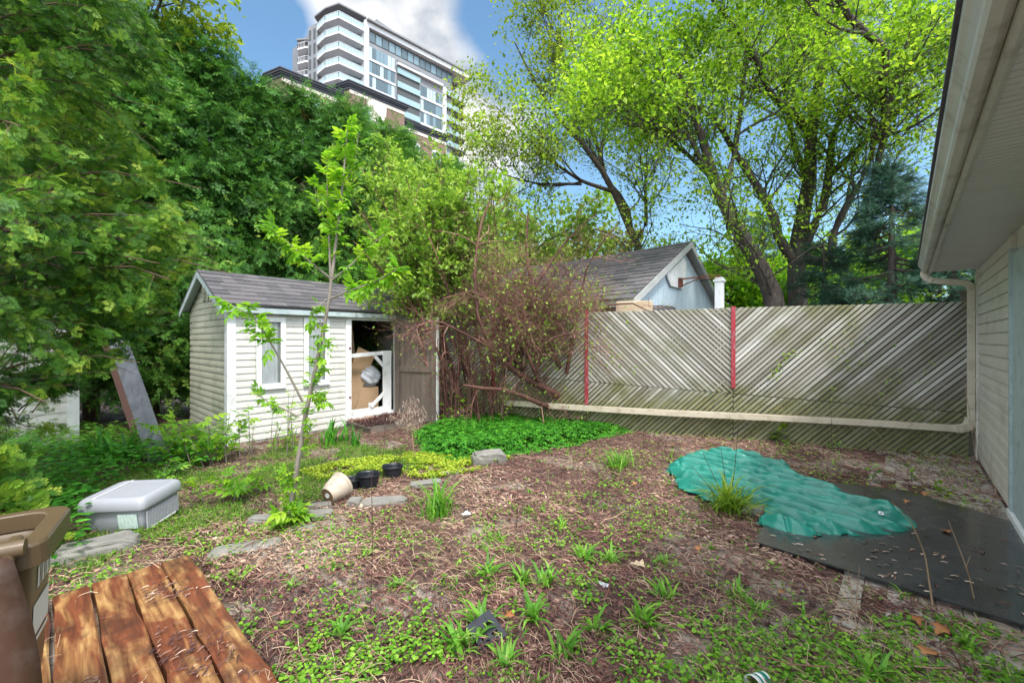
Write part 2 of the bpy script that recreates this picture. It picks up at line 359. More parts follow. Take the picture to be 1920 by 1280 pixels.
def f(t, p):
    co = nd(t, 'ShaderNodeTexCoord').outputs['Object']
    n = nd(t, 'ShaderNodeTexNoise', {'Vector': co, 'Scale': 1.1, 'Detail': 6.0}).outputs[0]
    n2 = nd(t, 'ShaderNodeTexNoise', {'Vector': co, 'Scale': 34.0, 'Detail': 6.0, 'Roughness': .7}).outputs[0]
    soil = ramp(t, n2, [(.3, (.035, .02, .017)), (.5, (.09, .052, .042)), (.7, (.20, .13, .10))])
    rot = nd(t, 'ShaderNodeMapping', {'Vector': co, 'Rotation': (0, 0, R(43))}).outputs[0]
    br = nd(t, 'ShaderNodeTexBrick', {'Vector': rot, 'Scale': 1.0, 'Color1': (.25, .20, .165, 1), 'Color2': (.32, .265, .22, 1), 'Mortar': (.05, .035, .02, 1), 'Mortar Size': .012, 'Brick Width': .22, 'Row Height': .11})
    pav = mixc(t, .5, br.outputs[0], ramp(t, n2, [(.3, (.12, .10, .085)), (.7, (.36, .31, .27))]))
    sx = nd(t, 'ShaderNodeSeparateXYZ', {0: co})
    m = nd(t, 'ShaderNodeMapRange', {0: sx.outputs[1], 1: 3.4, 2: 1.6, 3: 0.0, 4: .14}).outputs[0]
    m = nd(t, 'ShaderNodeMath', {0: m, 1: n}, operation='ADD').outputs[0]
    c = mixc(t, ramp(t, m, [(.55, (0, 0, 0)), (.61, (1, 1, 1))]), soil, pav)
    t.links.new(c, p.inputs['Base Color']); bump(t, p, n2, .7, .01)
M['ground'] = mat('soil_and_pavers', f, .9)
M['concrete'] = paint('pale_paving', (.44, .41, .36), (.30, .275, .245), 3, .85, bstr=.5, dirt=(.15, .11, .08))
M['litter'] = rndmat('leaf_litter', [(0, (.022, .010, .012)), (.30, (.065, .028, .028)), (.52, (.14, .062, .05)), (.68, (.28, .165, .125)), (.84, (.48, .34, .26)), (1, (.66, .53, .43))], .75, .8, spec=.4)
M['straw'] = rndmat('dead_straw', [(0, (.20, .12, .08)), (.5, (.38, .27, .17)), (1, (.58, .45, .32))], .8)
M['dryleaf'] = rndmat('dry_leaf', [(0, (.26, .10, .035)), (1, (.42, .19, .08))], .7, 6, .3)
g1 = [(0, (.035, .10, .012)), (.5, (.09, .22, .022)), (1, (.17, .33, .035))]
M['cover'] = leafmat('ground_cover_leaf', [(0, (.06, .17, .015)), (.5, (.14, .33, .025)), (1, (.27, .48, .05))], .35, .45, 2, .2)
M['goutweed'] = leafmat('bright_goutweed', [(0, (.025, .13, .012)), (.5, (.055, .25, .020)), (1, (.12, .38, .035))], .35, .45, 1.5, .2)
M['sedum'] = leafmat('yellow_green_sedum', [(0, (.17, .27, .02)), (.5, (.32, .42, .03)), (1, (.46, .54, .06))], .3, .5, 3, .2)
M['grass'] = leafmat('lawn_grass', [(0, (.06, .16, .02)), (.5, (.13, .27, .035)), (1, (.26, .38, .07))], .35, .5, 2, .3)
M['weed'] = leafmat('weed_leaf', [(0, (.07, .21, .025)), (.5, (.15, .36, .04)), (1, (.28, .50, .07))], .4, .45, 3, .2)
M['lily'] = leafmat('lily_leaf', [(0, (.10, .20, .02)), (.5, (.19, .32, .03)), (1, (.32, .42, .05))], .4, .45, 3, .1)
M['sapleaf'] = leafmat('sapling_leaf', [(0, (.10, .26, .015)), (.5, (.20, .42, .03)), (1, (.34, .52, .04))], .5, .4, 3, .1)
M['maple'] = leafmat('maple_leaf', [(0, (.06, .14, .012)), (.35, (.15, .30, .02)), (.7, (.27, .44, .035)), (1, (.40, .54, .07))], .55, .45, .9, .3)
M['maple_far'] = leafmat('olive_leaf', [(0, (.08, .15, .015)), (.5, (.19, .29, .028)), (1, (.33, .40, .06))], .5, .5, .6, .3)
M['limeleaf'] = leafmat('lime_leaf', [(0, (.07, .20, .01)), (.5, (.17, .36, .02)), (1, (.30, .48, .03))], .5, .5, .5, .3)
M['bushleaf'] = leafmat('bush_leaf', [(0, (.10, .20, .03)), (.5, (.21, .36, .05)), (1, (.36, .50, .10))], .45, .5, .9, .3)
M['cedar'] = leafmat('cedar_spray', [(0, (.028, .09, .02)), (.4, (.08, .225, .04)), (.7, (.17, .36, .055)), (1, (.34, .48, .09))], .3, .55, .5, .4)
M['cedar_near'] = leafmat('near_cedar_spray', [(0, (.014, .06, .010)), (.34, (.055, .165, .02)), (.62, (.15, .30, .03)), (1, (.42, .50, .065))], .35, .5, .8, .35)
M['deadcedar'] = rndmat('dead_cedar_spray', [(0, (.16, .05, .02)), (1, (.30, .12, .05))], .8)
M['spruce'] = leafmat('spruce_needle', [(0, (.010, .045, .026)), (.5, (.030, .095, .058)), (1, (.075, .17, .11))], .15, .5, .8, .3)
M['tower_white'] = paint('white_concrete', (.58, .60, .63), (.52, .54, .58), .2, .6)
M['tower_grey'] = paint('grey_concrete', (.22, .23, .25), (.17, .18, .20), .3, .7)
M['tower_dark'] = paint('dark_recess', (.075, .085, .09), (.05, .055, .06), .3, .6)
M['tower_glass'] = rndmat('tower_glass', [(0, (.05, .09, .11)), (.5, (.12, .20, .24)), (.8, (.34, .42, .45)), (1, (.55, .62, .64))], .12, interp='CONSTANT', spec=.8)
M['rail_glass'] = paint('green_rail_glass', (.28, .40, .42), (.22, .33, .36), .3, .2)
def f(t, p):
    co = nd(t, 'ShaderNodeTexCoord').outputs['Object']
    sx = nd(t, 'ShaderNodeSeparateXYZ', {0: co}); v = nd(t, 'ShaderNodeCombineXYZ', {0: sx.outputs[0], 1: sx.outputs[2], 2: 0.0}).outputs[0]
    b = nd(t, 'ShaderNodeTexBrick', {'Vector': v, 'Scale': 1.0, 'Color1': (.16, .10, .075, 1), 'Color2': (.20, .125, .095, 1), 'Mortar': (.19, .15, .13, 1), 'Mortar Size': .01, 'Brick Width': .3, 'Row Height': .09})
    t.links.new(mixc(t, .3, b.outputs[0], ramp(t, obj_noise(t, .4, 4), [(.3, (.13, .08, .06)), (.7, (.23, .15, .12))])), p.inputs['Base Color'])
M['brick'] = mat('brown_brick', f, .85)
M['cornice'] = paint('dark_blue_cornice', (.035, .04, .055), (.05, .055, .07), .5, .6)
M['cream'] = paint('cream_stone', (.55, .50, .45), (.48, .44, .40), .5, .7)
# ------------------------------------------------------------ ground
u = np.linspace(-1, 1, 260)
gx = np.sinh(u*6.0)/np.sinh(6.0)*900; gy = np.sinh(u*6.0)/np.sinh(6.0)*900+3.5
X_, Y_ = np.meshgrid(gx, gy, indexing='ij'); Z_ = gz(X_, Y_)
n_ = len(gx); ii = np.arange(n_-1)[:, None]*n_+np.arange(n_-1)[None]
F_ = np.stack([ii, ii+n_, ii+n_+1, ii+1], -1).reshape(-1, 4)
tag(build('ground', np.stack([X_, Y_, Z_], -1).reshape(-1, 3), F_, M['ground'], smooth=True), kind='structure')
# shared directions
HU = A(.682, .731, 0); HN = A(-.731, .682, 0); HW = A(5.85, 5.28, 0)      # house wall: direction, normal to yard, far foot corner
SU = A(.6606, .7507, 0); SN = A(.7507, -.6606, 0); S0 = A(-3.97, 5.9, 0)   # shed
UP = A(0, 0, 1)
def Hp(t, o, z): return HW-HU*t+HN*o+UP*z
def Sp(t, o, z): return S0+SU*t+SN*o+UP*z
# paving strip at the house foot, paver sheets
mb = MB(); k = 0
for r_, t in enumerate(np.arange(.05, 5.0, .208)):
    for q_ in range(9):
        o = .03+q_*.104+.0; tt = t+(.104 if q_ % 2 else 0)
        if o > .35 and rng.random() < (o-.3)*.9: continue
        a = [Hp(tt, o, 0), Hp(tt+.202, o, 0), Hp(tt+.202, o+.099, 0), Hp(tt, o+.099, 0)]
        z0 = np.mean([gz(q[0], q[1]) for q in a])+.010+.006*rng.random(); mb.prism([q+UP*(z0+.002*rng.normal()) for q in a][::-1], -UP*.05)
tag(mb.out('paving', M['concrete']), kind='structure')
# ------------------------------------------------------------ siding
def siding(mb, P0, du, dn, L_, z0, z1, h=.105, top=None, d=.016, r=None):
    """lap courses: each course leans out at the bottom. top(t)->max z for gables"""
    z = z0
    while z < z1-1e-3:
        ze = min(z+h, z1)
        ts = [0, L_]
        if top is not None:
            g = np.linspace(0, L_, 41); ok = g[np.array([top(q) for q in g]) > ze-h*.4]
            if len(ok) < 2: break
            ts = [ok[0], ok[-1]]
        a, b = ts
        P = [P0+du*a+dn*d+UP*z, P0+du*b+dn*d+UP*z, P0+du*b+dn*(d-.003)+UP*(z+h*.47), P0+du*a+dn*(d-.003)+UP*(z+h*.47),
             P0+du*a+dn*(d-.005)+UP*(z+h*.5), P0+du*b+dn*(d-.005)+UP*(z+h*.5), P0+du*b+dn*.004+UP*(ze-.005), P0+du*a+dn*.004+UP*(ze-.005),
             P0+du*a+dn*-.004+UP*(z+.001), P0+du*b+dn*-.004+UP*(z+.001)]
        mb.add(P, [[0, 1, 2, 3], [3, 2, 5, 4], [4, 5, 6, 7], [8, 9, 1, 0]], r)
        z += h
# ------------------------------------------------------------ house (right)
ho = thing('house', 'beige vinyl sided house with white soffit and gutter at the right edge', 'house', tuple(HW))
def child(mbx, name, m, parent, **k):
    o = mbx.out(name, m, parent, **k); o.matrix_parent_inverse = parent.matrix_basis.inverted(); return o
bpy.context.view_layer.update()
mb = MB(); siding(mb, Hp(0, 0, 0), -HU, HN, 2.40, .04, 2.38, .118); siding(mb, Hp(3.5, 0, 0), -HU, HN, 4.0, .04, 2.38, .118)
mb.prism([Hp(0, 0, 0), Hp(7.5, 0, 0), Hp(7.5, 0, 2.4), Hp(0, 0, 2.4)], -HN*.2)
siding(mb, Hp(0, -3.5, 0), HN, HU, 3.5, .04, 2.38, .118)
mb.prism([Hp(.002, -3.5, 0), Hp(.002, -.2, 0), Hp(.002, -.2, 2.4), Hp(.002, -3.5, 2.4)], -HU*.2)
child(mb, 'wall', M['siding_house'], ho)
mb = MB(); mb.prism([Hp(-.04, .03, 0), Hp(.05, .03, 0), Hp(.05, .0, 0), Hp(-.04, .0, 0)], UP*2.38); child(mb, 'corner_post', M['siding_house'], ho)
dr = MB(); dr.prism([Hp(2.52, .012, .1), Hp(3.5, .012, .1), Hp(3.5, .012, 2.2), Hp(2.52, .012, 2.2)], HN*.02)
do = child(dr, 'door', M['bluewhite'], ho)
q = MB(); 
for a, b in ((2.40, 2.46), (3.5, 3.56)): q.prism([Hp(a, 0.0, .05), Hp(b, 0.0, .05), Hp(b, 0.0, 2.37), Hp(a, 0.0, 2.37)], HN*.035)
child(q, 'door_trim', M['siding_house'], ho)
q = MB(); q.prism([Hp(2.46, .002, .1), Hp(2.52, .002, .1), Hp(2.52, .002, 2.25), Hp(2.46, .002, 2.25)], HN*.045); child(q, 'door_jamb', M['bluewhite'], ho)
q = MB(); q.prism([Hp(2.42, 0, .04), Hp(3.5, 0, .04), Hp(3.5, .055, .04), Hp(2.42, .055, .04)], UP*.05); child(q, 'door_sill', M['white'], ho)
# soffit of ribbed panels
mb = MB(); t = -.11
while t < 7.5:
    mb.prism([Hp(t, -.06, 2.405), Hp(t+.045, -.06, 2.405), Hp(t+.045, .43, 2.405), Hp(t, .43, 2.405)], UP*.02)
    mb.prism([Hp(t+.045, -.06, 2.412), Hp(t+.055, -.06, 2.412), Hp(t+.055, .43, 2.412), Hp(t+.045, .43, 2.412)], UP*.02)
    t += .055
child(mb, 'soffit', M['soffit'], ho)
mb = MB(); mb.prism([Hp(-.12, .415, 2.40), Hp(-.12, .435, 2.38), Hp(-.12, .45, 2.38), Hp(-.12, .45, 2.55), Hp(-.12, .415, 2.55)], -HU*7.6)
mb.prism([Hp(-.13, -.02, 2.44), Hp(-.13, .44, 2.44), Hp(-.13, .44, 2.56), Hp(-.13, -.02, 2.70)], HU*.02)
child(mb, 'fascia', M['gutter'], ho)
prof = [(.452, 2.53), (.452, 2.42), (.475, 2.405), (.505, 2.405), (.515, 2.42), (.517, 2.45), (.532, 2.475), (.545, 2.49), (.547, 2.525), (.54, 2.53), (.537, 2.52), (.535, 2.495), (.508, 2.455), (.505, 2.42), (.47, 2.418), (.46, 2.43), (.46, 2.53)]
mb = MB(); mb.prism([Hp(-.13, a, b) for a, b in prof], -HU*7.6); mb.prism([Hp(-.132, a, b) for a, b in prof[:9]], HU*.004)
child(mb, 'gutter', M['gutter'], ho)
mb = MB(); mb.prism([Hp(-.2, .56, 2.535), Hp(-.2, .56, 2.555), Hp(-.2, -3.5, 4.2), Hp(-.2, -3.5, 4.18)], -HU*7.8); child(mb, 'roof', M['shingle'], ho)
def rect_pipe(mb, P, w, h, side, rib=0):
    """rectangular pipe through points; side = lateral unit"""
    P = [A(*q) for q in P]; secs = []
    for i, q in enumerate(P):
        T = nrm(P[min(i+1, len(P)-1)]-P[max(i-1, 0)]); sd = nrm(side-T*np.dot(side, T)); up = np.cross(T, sd)
        s_ = 1+(rib if i % 2 else 0)
        secs += [q+sd*w/2*s_+up*h/2*s_, q-sd*w/2*s_+up*h/2*s_, q-sd*w/2*s_-up*h/2*s_, q+sd*w/2*s_-up*h/2*s_]
    F = [[i*4+j, i*4+(j+1) % 4, (i+1)*4+(j+1) % 4, (i+1)*4+j] for i in range(len(P)-1) for j in range(4)]
    F += [[3, 2, 1, 0], [len(secs)-4, len(secs)-3, len(secs)-2, len(secs)-1]]
    mb.add(secs, F, .5)
def arc(a, b, c, n=9):
    t_ = np.linspace(0, 1, n)[:, None]; return list((1-t_)**2*a+2*t_*(1-t_)*b+t_**2*c)
a0 = Hp(-.06, .49, 2.41); a1 = Hp(-.06, .49, 2.31); a2 = Hp(-.03, .40, 2.28); a3 = Hp(.02, .13, 2.22); a4 = Hp(.02, .065, 2.20); a5 = Hp(.02, .065, 2.12)
mb = MB(); rect_pipe(mb, arc(a0, a1, a2, 11), .075, .075, HU, .07); child(mb, 'upper_elbow', M['downpipe'], ho)
mb = MB(); rect_pipe(mb, [a2]+arc(a3, a4, a5, 8), .07, .07, HU, .03); child(mb, 'offset_pipe', M['downpipe'], ho)
mb = MB(); rect_pipe(mb, [Hp(.02, .065, 2.15), Hp(.02, .065, .50)], .078, .062, HU)
for o_ in (-.022, 0, .022):
    mb.box(Hp(.02+.0, .0985, 1.32)+HU*o_, (.008, .005, 1.6), [HU, HN, UP])
    mb.box(Hp(.02, .065, 1.32)-HU*.041+HN*o_, (.005, .008, 1.6), [HU, HN, UP])
ds = child(mb, 'downspout', M['downpipe'], ho)
mb = MB()
for z in (1.85, 1.0): mb = MB(); mb.box(Hp(.02, .055, z), (.088, .095, .03), [HU, HN, UP]); child(mb, 'strap', M['downpipe'], ho)
FR = A(5.83, 5.39, 0); FD = A(-.936, .352, 0); FN = A(-.352, -.936, 0)       # fence: right foot, direction left, normal to yard
def Fp(s_, o, z): return FR+FD*s_+FN*o+UP*z
e0 = Hp(.02, .065, .52); e1 = Hp(.02, .065, .37); e2 = Fp(.18, .10, .375)
mb = MB(); rect_pipe(mb, arc(e0, e1, e2, 12), .08, .085, FN, .09); child(mb, 'lower_elbow', M['downpipe'], ho)
mb = MB(); pp = [Fp(s_, .10, .375+.012*math.sin(s_*1.1)) for s_ in (.16, 1.2, 2.4)]; rect_pipe(mb, pp, .068, .078, FN)
pp = [Fp(s_, .103, .375+.012*math.sin(s_*1.1)) for s_ in (2.35, 3.6, 5.0, 6.35)]; rect_pipe(mb, pp, .074, .084, FN)
child(mb, 'drain_pipe', M['downpipe'], ho)
# ------------------------------------------------------------ lattice fence
def clip(P, s0, s1, zb, zt):
    """Sutherland-Hodgman of 2D polygon P against s in [s0,s1], z in [zb,zt] (zb,zt linear functions)"""
    for fn in (lambda q: q[0]-s0, lambda q: s1-q[0], lambda q: q[1]-zb(q[0]), lambda q: zt(q[0])-q[1]):
        Q = []
        for i in range(len(P)):
            a, b = P[i], P[(i+1) % len(P)]; fa, fb = fn(a), fn(b)
            if fa >= 0: Q.append(a)
            if (fa >= 0) != (fb >= 0): k = fa/(fa-fb); Q.append((a[0]+(b[0]-a[0])*k, a[1]+(b[1]-a[1])*k))
        P = Q
        if len(P) < 3: return []
    return P
def strips(mb, s0, s1, zb, zt, sl, off, pitch=.080, wd=.053, th=.007):
    """diagonal strips; sl=+1 rises to the right in the picture"""
    w_ = wd
    c0 = -3.0
    while c0 < 9:
        jit = rng.normal()*.002; skip = False
        c = c0+jit; c0 += pitch
        if skip: continue
        P = []
        sg = -sl                        # s grows to the left
        for s_, dz in ((s0-.5, 0), (s1+.5, 0), (s1+.5, w_), (s0-.5, w_)):
            P.append((s_, c+sg*(s_-s0)*(1+rng.normal()*.001)+dz))
        Q = clip(P, s0, s1, zb, zt)
        if len(Q) < 3: continue
        oo = off+rng.random()*.002
        mb.prism([Fp(a, oo, b) for a, b in Q], FN*th, r=float(np.clip(rng.normal(.5, .27), 0, 1)))
zl = lambda s_: .565+(.80-.565)*s_/4.88
ztp = lambda s_: 1.99-.004*s_+.006*math.sin(s_*5)
fe = thing('lattice_fence', 'weathered grey diagonal lattice privacy fence with red painted posts', 'fence', tuple(FR)); bpy.context.view_layer.update()
edges = [(.0, 2.675, 1), (2.683, 4.875, -1), (4.883, 6.565, 1), (6.573, 8.6, 1)]
for i, (a, b, sl) in enumerate(edges):
    mb = MB(); strips(mb, a, b, lambda s_: zl(s_)+.006, ztp, sl, .012); child(mb, 'lattice_panel', M['lattice'], fe)
    mb = MB(); strips(mb, a, b, lambda s_: .0, lambda s_: zl(s_)-.006, 1, .012); child(mb, 'lower_lattice', M['lattice'], fe)
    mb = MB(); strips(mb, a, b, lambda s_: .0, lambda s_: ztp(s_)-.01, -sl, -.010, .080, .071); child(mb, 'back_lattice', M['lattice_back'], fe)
mb = MB()
for z in (.15, 1.0, 1.85): mb.beam(Fp(0, -.045, z), Fp(8.6, -.045, z), .04, .08)
child(mb, 'rail', M['lattice_back'], fe)
for s_, z0 in ((2.68, .78), (4.88, .42), (6.57, .5)):
    mb = MB(); mb.box(Fp(s_, .032, (z0+2.0)/2), (.058, .022, 2.0-z0), [FD, FN, UP])
    child(mb, 'red_batten', M['red'], fe, bevel=.003)
    mb = MB(); mb.box(Fp(s_, -.11, 1.0), (.09, .09, 2.0), [FD, FN, UP]); child(mb, 'post', M['lattice_back'], fe)
mb = MB(); mb.box(Fp(-.05, -.11, 1.06), (.1, .1, 2.1), [FD, FN, UP]); mb.box(Fp(-.05, -.11, 2.13), (.13, .13, .03), [FD, FN, UP]); child(mb, 'post', M['lattice_back'], fe)
# ------------------------------------------------------------ garden shed
sh = thing('garden_shed', 'small cream vinyl sided garden shed with dark shingle roof and open plank door', 'shed', tuple(S0)); bpy.context.view_layer.update()
SL, SD = 3.6, 2.14
mb = MB(); h_ = .098
siding(mb, Sp(0, 0, 0), SU, SN, .34, .04, 2.0, h_); siding(mb, Sp(.74, 0, 0), SU, SN, .27, .04+0, 2.0, h_); siding(mb, Sp(1.42, 0, 0), SU, SN, .28, .04, 2.0, h_)
for a, b in ((.34, .74), (1.01, 1.42)):
    siding(mb, Sp(a, 0, 0), SU, SN, b-a, .04, .78, h_); siding(mb, Sp(a, 0, 0), SU, SN, b-a, 1.84, 2.0, h_)
siding(mb, Sp(2.72, 0, 0), SU, SN, SL-2.72, .04, 2.0, h_)
mb.prism([Sp(1.7, .005, .04), Sp(2.72, .005, .04), Sp(2.72, .005, .16), Sp(1.7, .005, .16)], -SN*.03)
for a, b, z0, z1 in ((0, .38, 0, 2.03), (.38, .70, 0, .83), (.38, .70, 1.79, 2.03), (.70, 1.05, 0, 2.03), (1.05, 1.38, 0, .83), (1.05, 1.38, 1.79, 2.03), (1.38, 1.72, 0, 2.03), (1.72, 2.68, 1.87, 2.03), (2.68, SL, 0, 2.03)):
    mb.prism([Sp(a, -.001, z0), Sp(b, -.001, z0), Sp(b, -.001, z1), Sp(a, -.001, z1)], -SN*.06)
mb.prism([Sp(0, -SD, 0), Sp(SL, -SD, 0), Sp(SL, -SD, 2.03), Sp(0, -SD, 2.03)], SN*.04)
mb.prism([Sp(SL, 0, 0), Sp(SL, -SD, 0), Sp(SL, -SD, 2.03), Sp(SL, -SD/2, 2.52), Sp(SL, 0, 2.03)], -SU*.04)
child(mb, 'front_wall', M['siding_cream'], sh)
tp = lambda t_: 2.03+.52*(1-abs(t_-SD/2)/(SD/2))
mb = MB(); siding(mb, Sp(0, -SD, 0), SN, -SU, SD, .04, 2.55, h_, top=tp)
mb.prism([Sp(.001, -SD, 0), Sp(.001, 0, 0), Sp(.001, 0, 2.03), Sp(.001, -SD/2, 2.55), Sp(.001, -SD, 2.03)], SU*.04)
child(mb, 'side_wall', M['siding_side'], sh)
mb = MB()
for k in range(7): mb.beam(Sp(-.035, -SD/2-.11, 2.13+.032*k), Sp(-.035, -SD/2+.11, 2.13+.032*k), .02, .016)
for o_ in (-.12, .12): mb.beam(Sp(-.03, -SD/2+o_, 2.1), Sp(-.03, -SD/2+o_, 2.36), .02, .025, up=(1, 0, 0))
child(mb, 'gable_vent', M['siding_side'], sh)
mb = MB(); mb.prism([Sp(-.025, .026, .02), Sp(.085, .026, .02), Sp(.085, -.01, .02), Sp(.0, -.01, .02), Sp(0, -.1, .02), Sp(-.025, -.1, .02)], UP*1.99)
child(mb, 'corner_trim', M['white'], sh)
# roof slopes of real shingle courses
mb = MB(); oh = .14
def slope(mb, sgn, nc=8):
    eave = Sp(0, .12 if sgn > 0 else -SD-.12, 2.00); ridge = Sp(0, -SD/2, 2.585)
    dv = ridge-eave; up_ = nrm(np.cross(SU, dv)) if sgn > 0 else nrm(np.cross(dv, SU)); up_ = up_*np.sign(up_[2])
    for c in range(nc):
        p0 = eave+dv*(c/nc); p1 = eave+dv*((c+1.15)/nc); p1 = p1 if c < nc-1 else ridge
        t_ = -oh-.0
        while t_ < SL+oh:
            te = min(t_+.16+.1*rng.random(), SL+oh); lift = up_*(.012+.004*rng.random()); lo = up_*.003
            dd = -dv*.006*rng.random()
            a, b = p0+SU*t_+dd, p0+SU*te+dd; c_, d_ = p1+SU*te, p1+SU*t_
            mb.add([a, b, b+lift, a+lift, c_+lo, d_+lo, c_, d_], [[0, 1, 2, 3], [3, 2, 4, 5], [1, 6, 4, 2], [7, 0, 3, 5]]); t_ = te
    mb.prism([eave-SU*oh, eave+SU*(SL+oh), ridge+SU*(SL+oh), ridge-SU*oh], -up_*.025)
slope(mb, 1); slope(mb, -1)
child(mb, 'roof', M['shingle'], sh)
mb = MB()
for s_ in (1, -1):
    ev = (.125 if s_ > 0 else -SD-.125)
    for tt in (-oh, SL+oh-.02): mb.prism([Sp(tt, ev, 1.985), Sp(tt, ev, 1.885), Sp(tt, -SD/2, 2.465), Sp(tt, -SD/2, 2.565)], SU*.02)
mb.prism([Sp(-oh+.02, .10, 1.96), Sp(-oh+.02, .12, 1.96), Sp(-oh+.02, .12, 1.885), Sp(-oh+.02, .10, 1.885)], SU*(SL+2*oh-.04))
mb.prism([Sp(-.12, -.0, 1.99), Sp(-.12, .10, 1.94), Sp(-.12, .10, 1.92), Sp(-.12, 0, 1.97)], SU*(SL+.24))
for o_ in (0.05, -SD-.05): mb.prism([Sp(-.11, o_, 2.0), Sp(-.11, -SD/2, 2.53), Sp(-.11, -SD/2, 2.515), Sp(-.11, o_, 1.985)], SU*.09)
child(mb, 'fascia', M['bluewhite'], sh)
for a, b, z0, z1 in ((.338, .742, .78, 1.84), (1.01, 1.42, .78, 1.85)):
    mb = MB(); w_ = .072
    for q in ([a, b, z0, z0+w_], [a, b, z1-w_, z1], [a, a+w_, z0+w_, z1-w_], [b-w_, b, z0+w_, z1-w_]):
        mb.prism([Sp(q[0], .022, q[2]), Sp(q[1], .022, q[2]), Sp(q[1], .022, q[3]), Sp(q[0], .022, q[3])], SN*.018)
    mb.prism([Sp(a-.005, .022, z0-.012), Sp(b+.005, .022, z0-.012), Sp(b+.005, .022, z0-.002), Sp(a-.005, .022, z0-.002)], SN*.035)
    wf = child(mb, 'window', M['white'], sh)
    mb = MB(); mb.prism([Sp(a+w_-.01, .0, z0+w_-.01), Sp(b-w_+.01, .0, z0+w_-.01), Sp(b-w_+.01, .0, z1-w_+.01), Sp(a+w_-.01, .0, z1-w_+.01)], SN*.006)
    pn = child(mb, 'pane', M['glass'], wf); 
    mb = MB(); n = 26; V = []
    aa, bb = a+w_+.0, b-w_-.035
    for i in range(n+1):
        tt = aa+(bb-aa)*i/n
        for z in (z0+w_, z1-w_): V.append(Sp(tt, .010+.004*math.sin(i*1.3+z), z))
    mb.add(V, [[2*i, 2*i+2, 2*i+3, 2*i+1] for i in range(n)]); child(mb, 'curtain', M['curtain'], wf)
mb = MB()
for a, b, z0, z1 in ((1.70, 1.80, .03, 1.89), (2.66, 2.74, .14, 1.89), (1.80, 2.66, 1.84, 1.89), (1.80, 2.66, .10, .20)):
    mb.prism([Sp(a, .008, z0), Sp(b, .008, z0), Sp(b, .008, z1), Sp(a, .008, z1)], SN*.03)
df = child(mb, 'door_frame', M['white'], sh)
mb = MB()
for z in (1.36, .52): mb = MB(); mb.box(Sp(1.77, .045, z), (.03, .015, .03), [SU, SN, UP]); child(mb, 'hinge', M['rust'], df)
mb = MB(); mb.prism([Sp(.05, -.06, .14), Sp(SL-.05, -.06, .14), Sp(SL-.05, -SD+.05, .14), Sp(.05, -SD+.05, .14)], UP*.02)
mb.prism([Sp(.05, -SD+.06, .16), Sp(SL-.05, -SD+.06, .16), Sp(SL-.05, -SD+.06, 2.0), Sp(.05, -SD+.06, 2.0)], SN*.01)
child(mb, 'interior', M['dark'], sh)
# plank door standing open
D0 = A(-2.18, 7.86, 0)+SN*.03; D1 = A(-1.33, 7.50, 0); DD = nrm(D1-D0); DN = nrm(np.cross(DD, UP)); DN = DN if DN[1] < 0 else -DN
DL = np.linalg.norm(D1-D0)
def Dp(t_, o, z): return D0+DD*t_+DN*o+UP*z
mb = MB(); n = 8
for i in range(n):
    a = DL*i/n; b = DL*(i+1)/n-.004; mb.prism([Dp(a, 0, .02+.01*rng.random()), Dp(b, 0, .02+.01*rng.random()), Dp(b, 0, 1.88), Dp(a, 0, 1.88)], DN*.02)
dd = child(mb, 'plank_door', M['oldwood'], sh)
mb = MB()
for z0, z1 in ((.03, .14), (.92, 1.02), (1.76, 1.87)): mb.prism([Dp(.1, .021, z0), Dp(DL-.1, .021, z0), Dp(DL-.1, .021, z1), Dp(.1, .021, z1)], DN*.02)
for a, b in ((.0, .1), (DL-.1, DL-.0)): mb.prism([Dp(a, .021, .03), Dp(b, .021, .03), Dp(b, .021, 1.87), Dp(a, .021, 1.87)], DN*.022)
child(mb, 'ledge', M['oldwood'], dd)
mb = MB(); mb.prism([Dp(DL, -.01, .0), Dp(DL+.03, -.01, .0), Dp(DL+.03, -.01, 1.9), Dp(DL, -.01, 1.9)], DN*.05); child(mb, 'edge_trim', M['white'], dd)
# things inside the doorway
def freebox(name, label, cat, c, d, ax, m, bevel=.004, group=None):
    mb = MB(); mb.box(c, d, ax); o = mb.out(name, m, bevel=bevel, loc=tuple(c)); return tag(o, label, cat, group)
gt = thing('wooden_gate', 'white painted gate frame with diagonal braces leaning in the shed doorway', 'gate', tuple(Sp(2.2, -.05, .17))); bpy.context.view_layer.update()
def sb(mb, a, b, w_, off=-.06, th=.03):
    mb.beam(Sp(a[0], off, a[1]), Sp(b[0], off, b[1]), w_, th, up=tuple(np.cross(SN, nrm(Sp(b[0], 0, b[1])-Sp(a[0], 0, a[1])))) if False else (0, 0, 1)) if False else None
    d = nrm(Sp(b[0], off, b[1])-Sp(a[0], off, a[1])); c = (Sp(b[0], off, b[1])+Sp(a[0], off, a[1]))/2
    mb.box(c, (np.linalg.norm(Sp(b[0], off, b[1])-Sp(a[0], off, a[1])), th, w_), [d, SN, np.cross(d, SN)])
for nm, a, b, w_, of in (('stile', (2.53, .18), (2.53, 1.30), .17, -.03), ('rail', (1.80, 1.22), (2.46, 1.26), .07, -.05), ('rail', (1.80, .24), (2.46, .23), .09, -.05), ('brace', (2.2, .30), (2.46, .52), .06, -.02), ('brace', (2.28, 1.2), (2.45, 1.02), .06, -.02)):
    mb = MB(); sb(mb, a, b, w_, of); child(mb, nm, M['white'], gt, bevel=.003)
bx = MB(); ax_ = [nrm(SU+SN*.2), nrm(SN-SU*.2), UP]
bx.box(Sp(2.26, -.42, .40), (.46, .4, .46), ax_)
o = tag(bx.out('cardboard_box', M['cardboard'], bevel=.006, loc=tuple(Sp(2.26, -.42, .17))), 'brown cardboard box standing inside the open shed doorway', 'box')
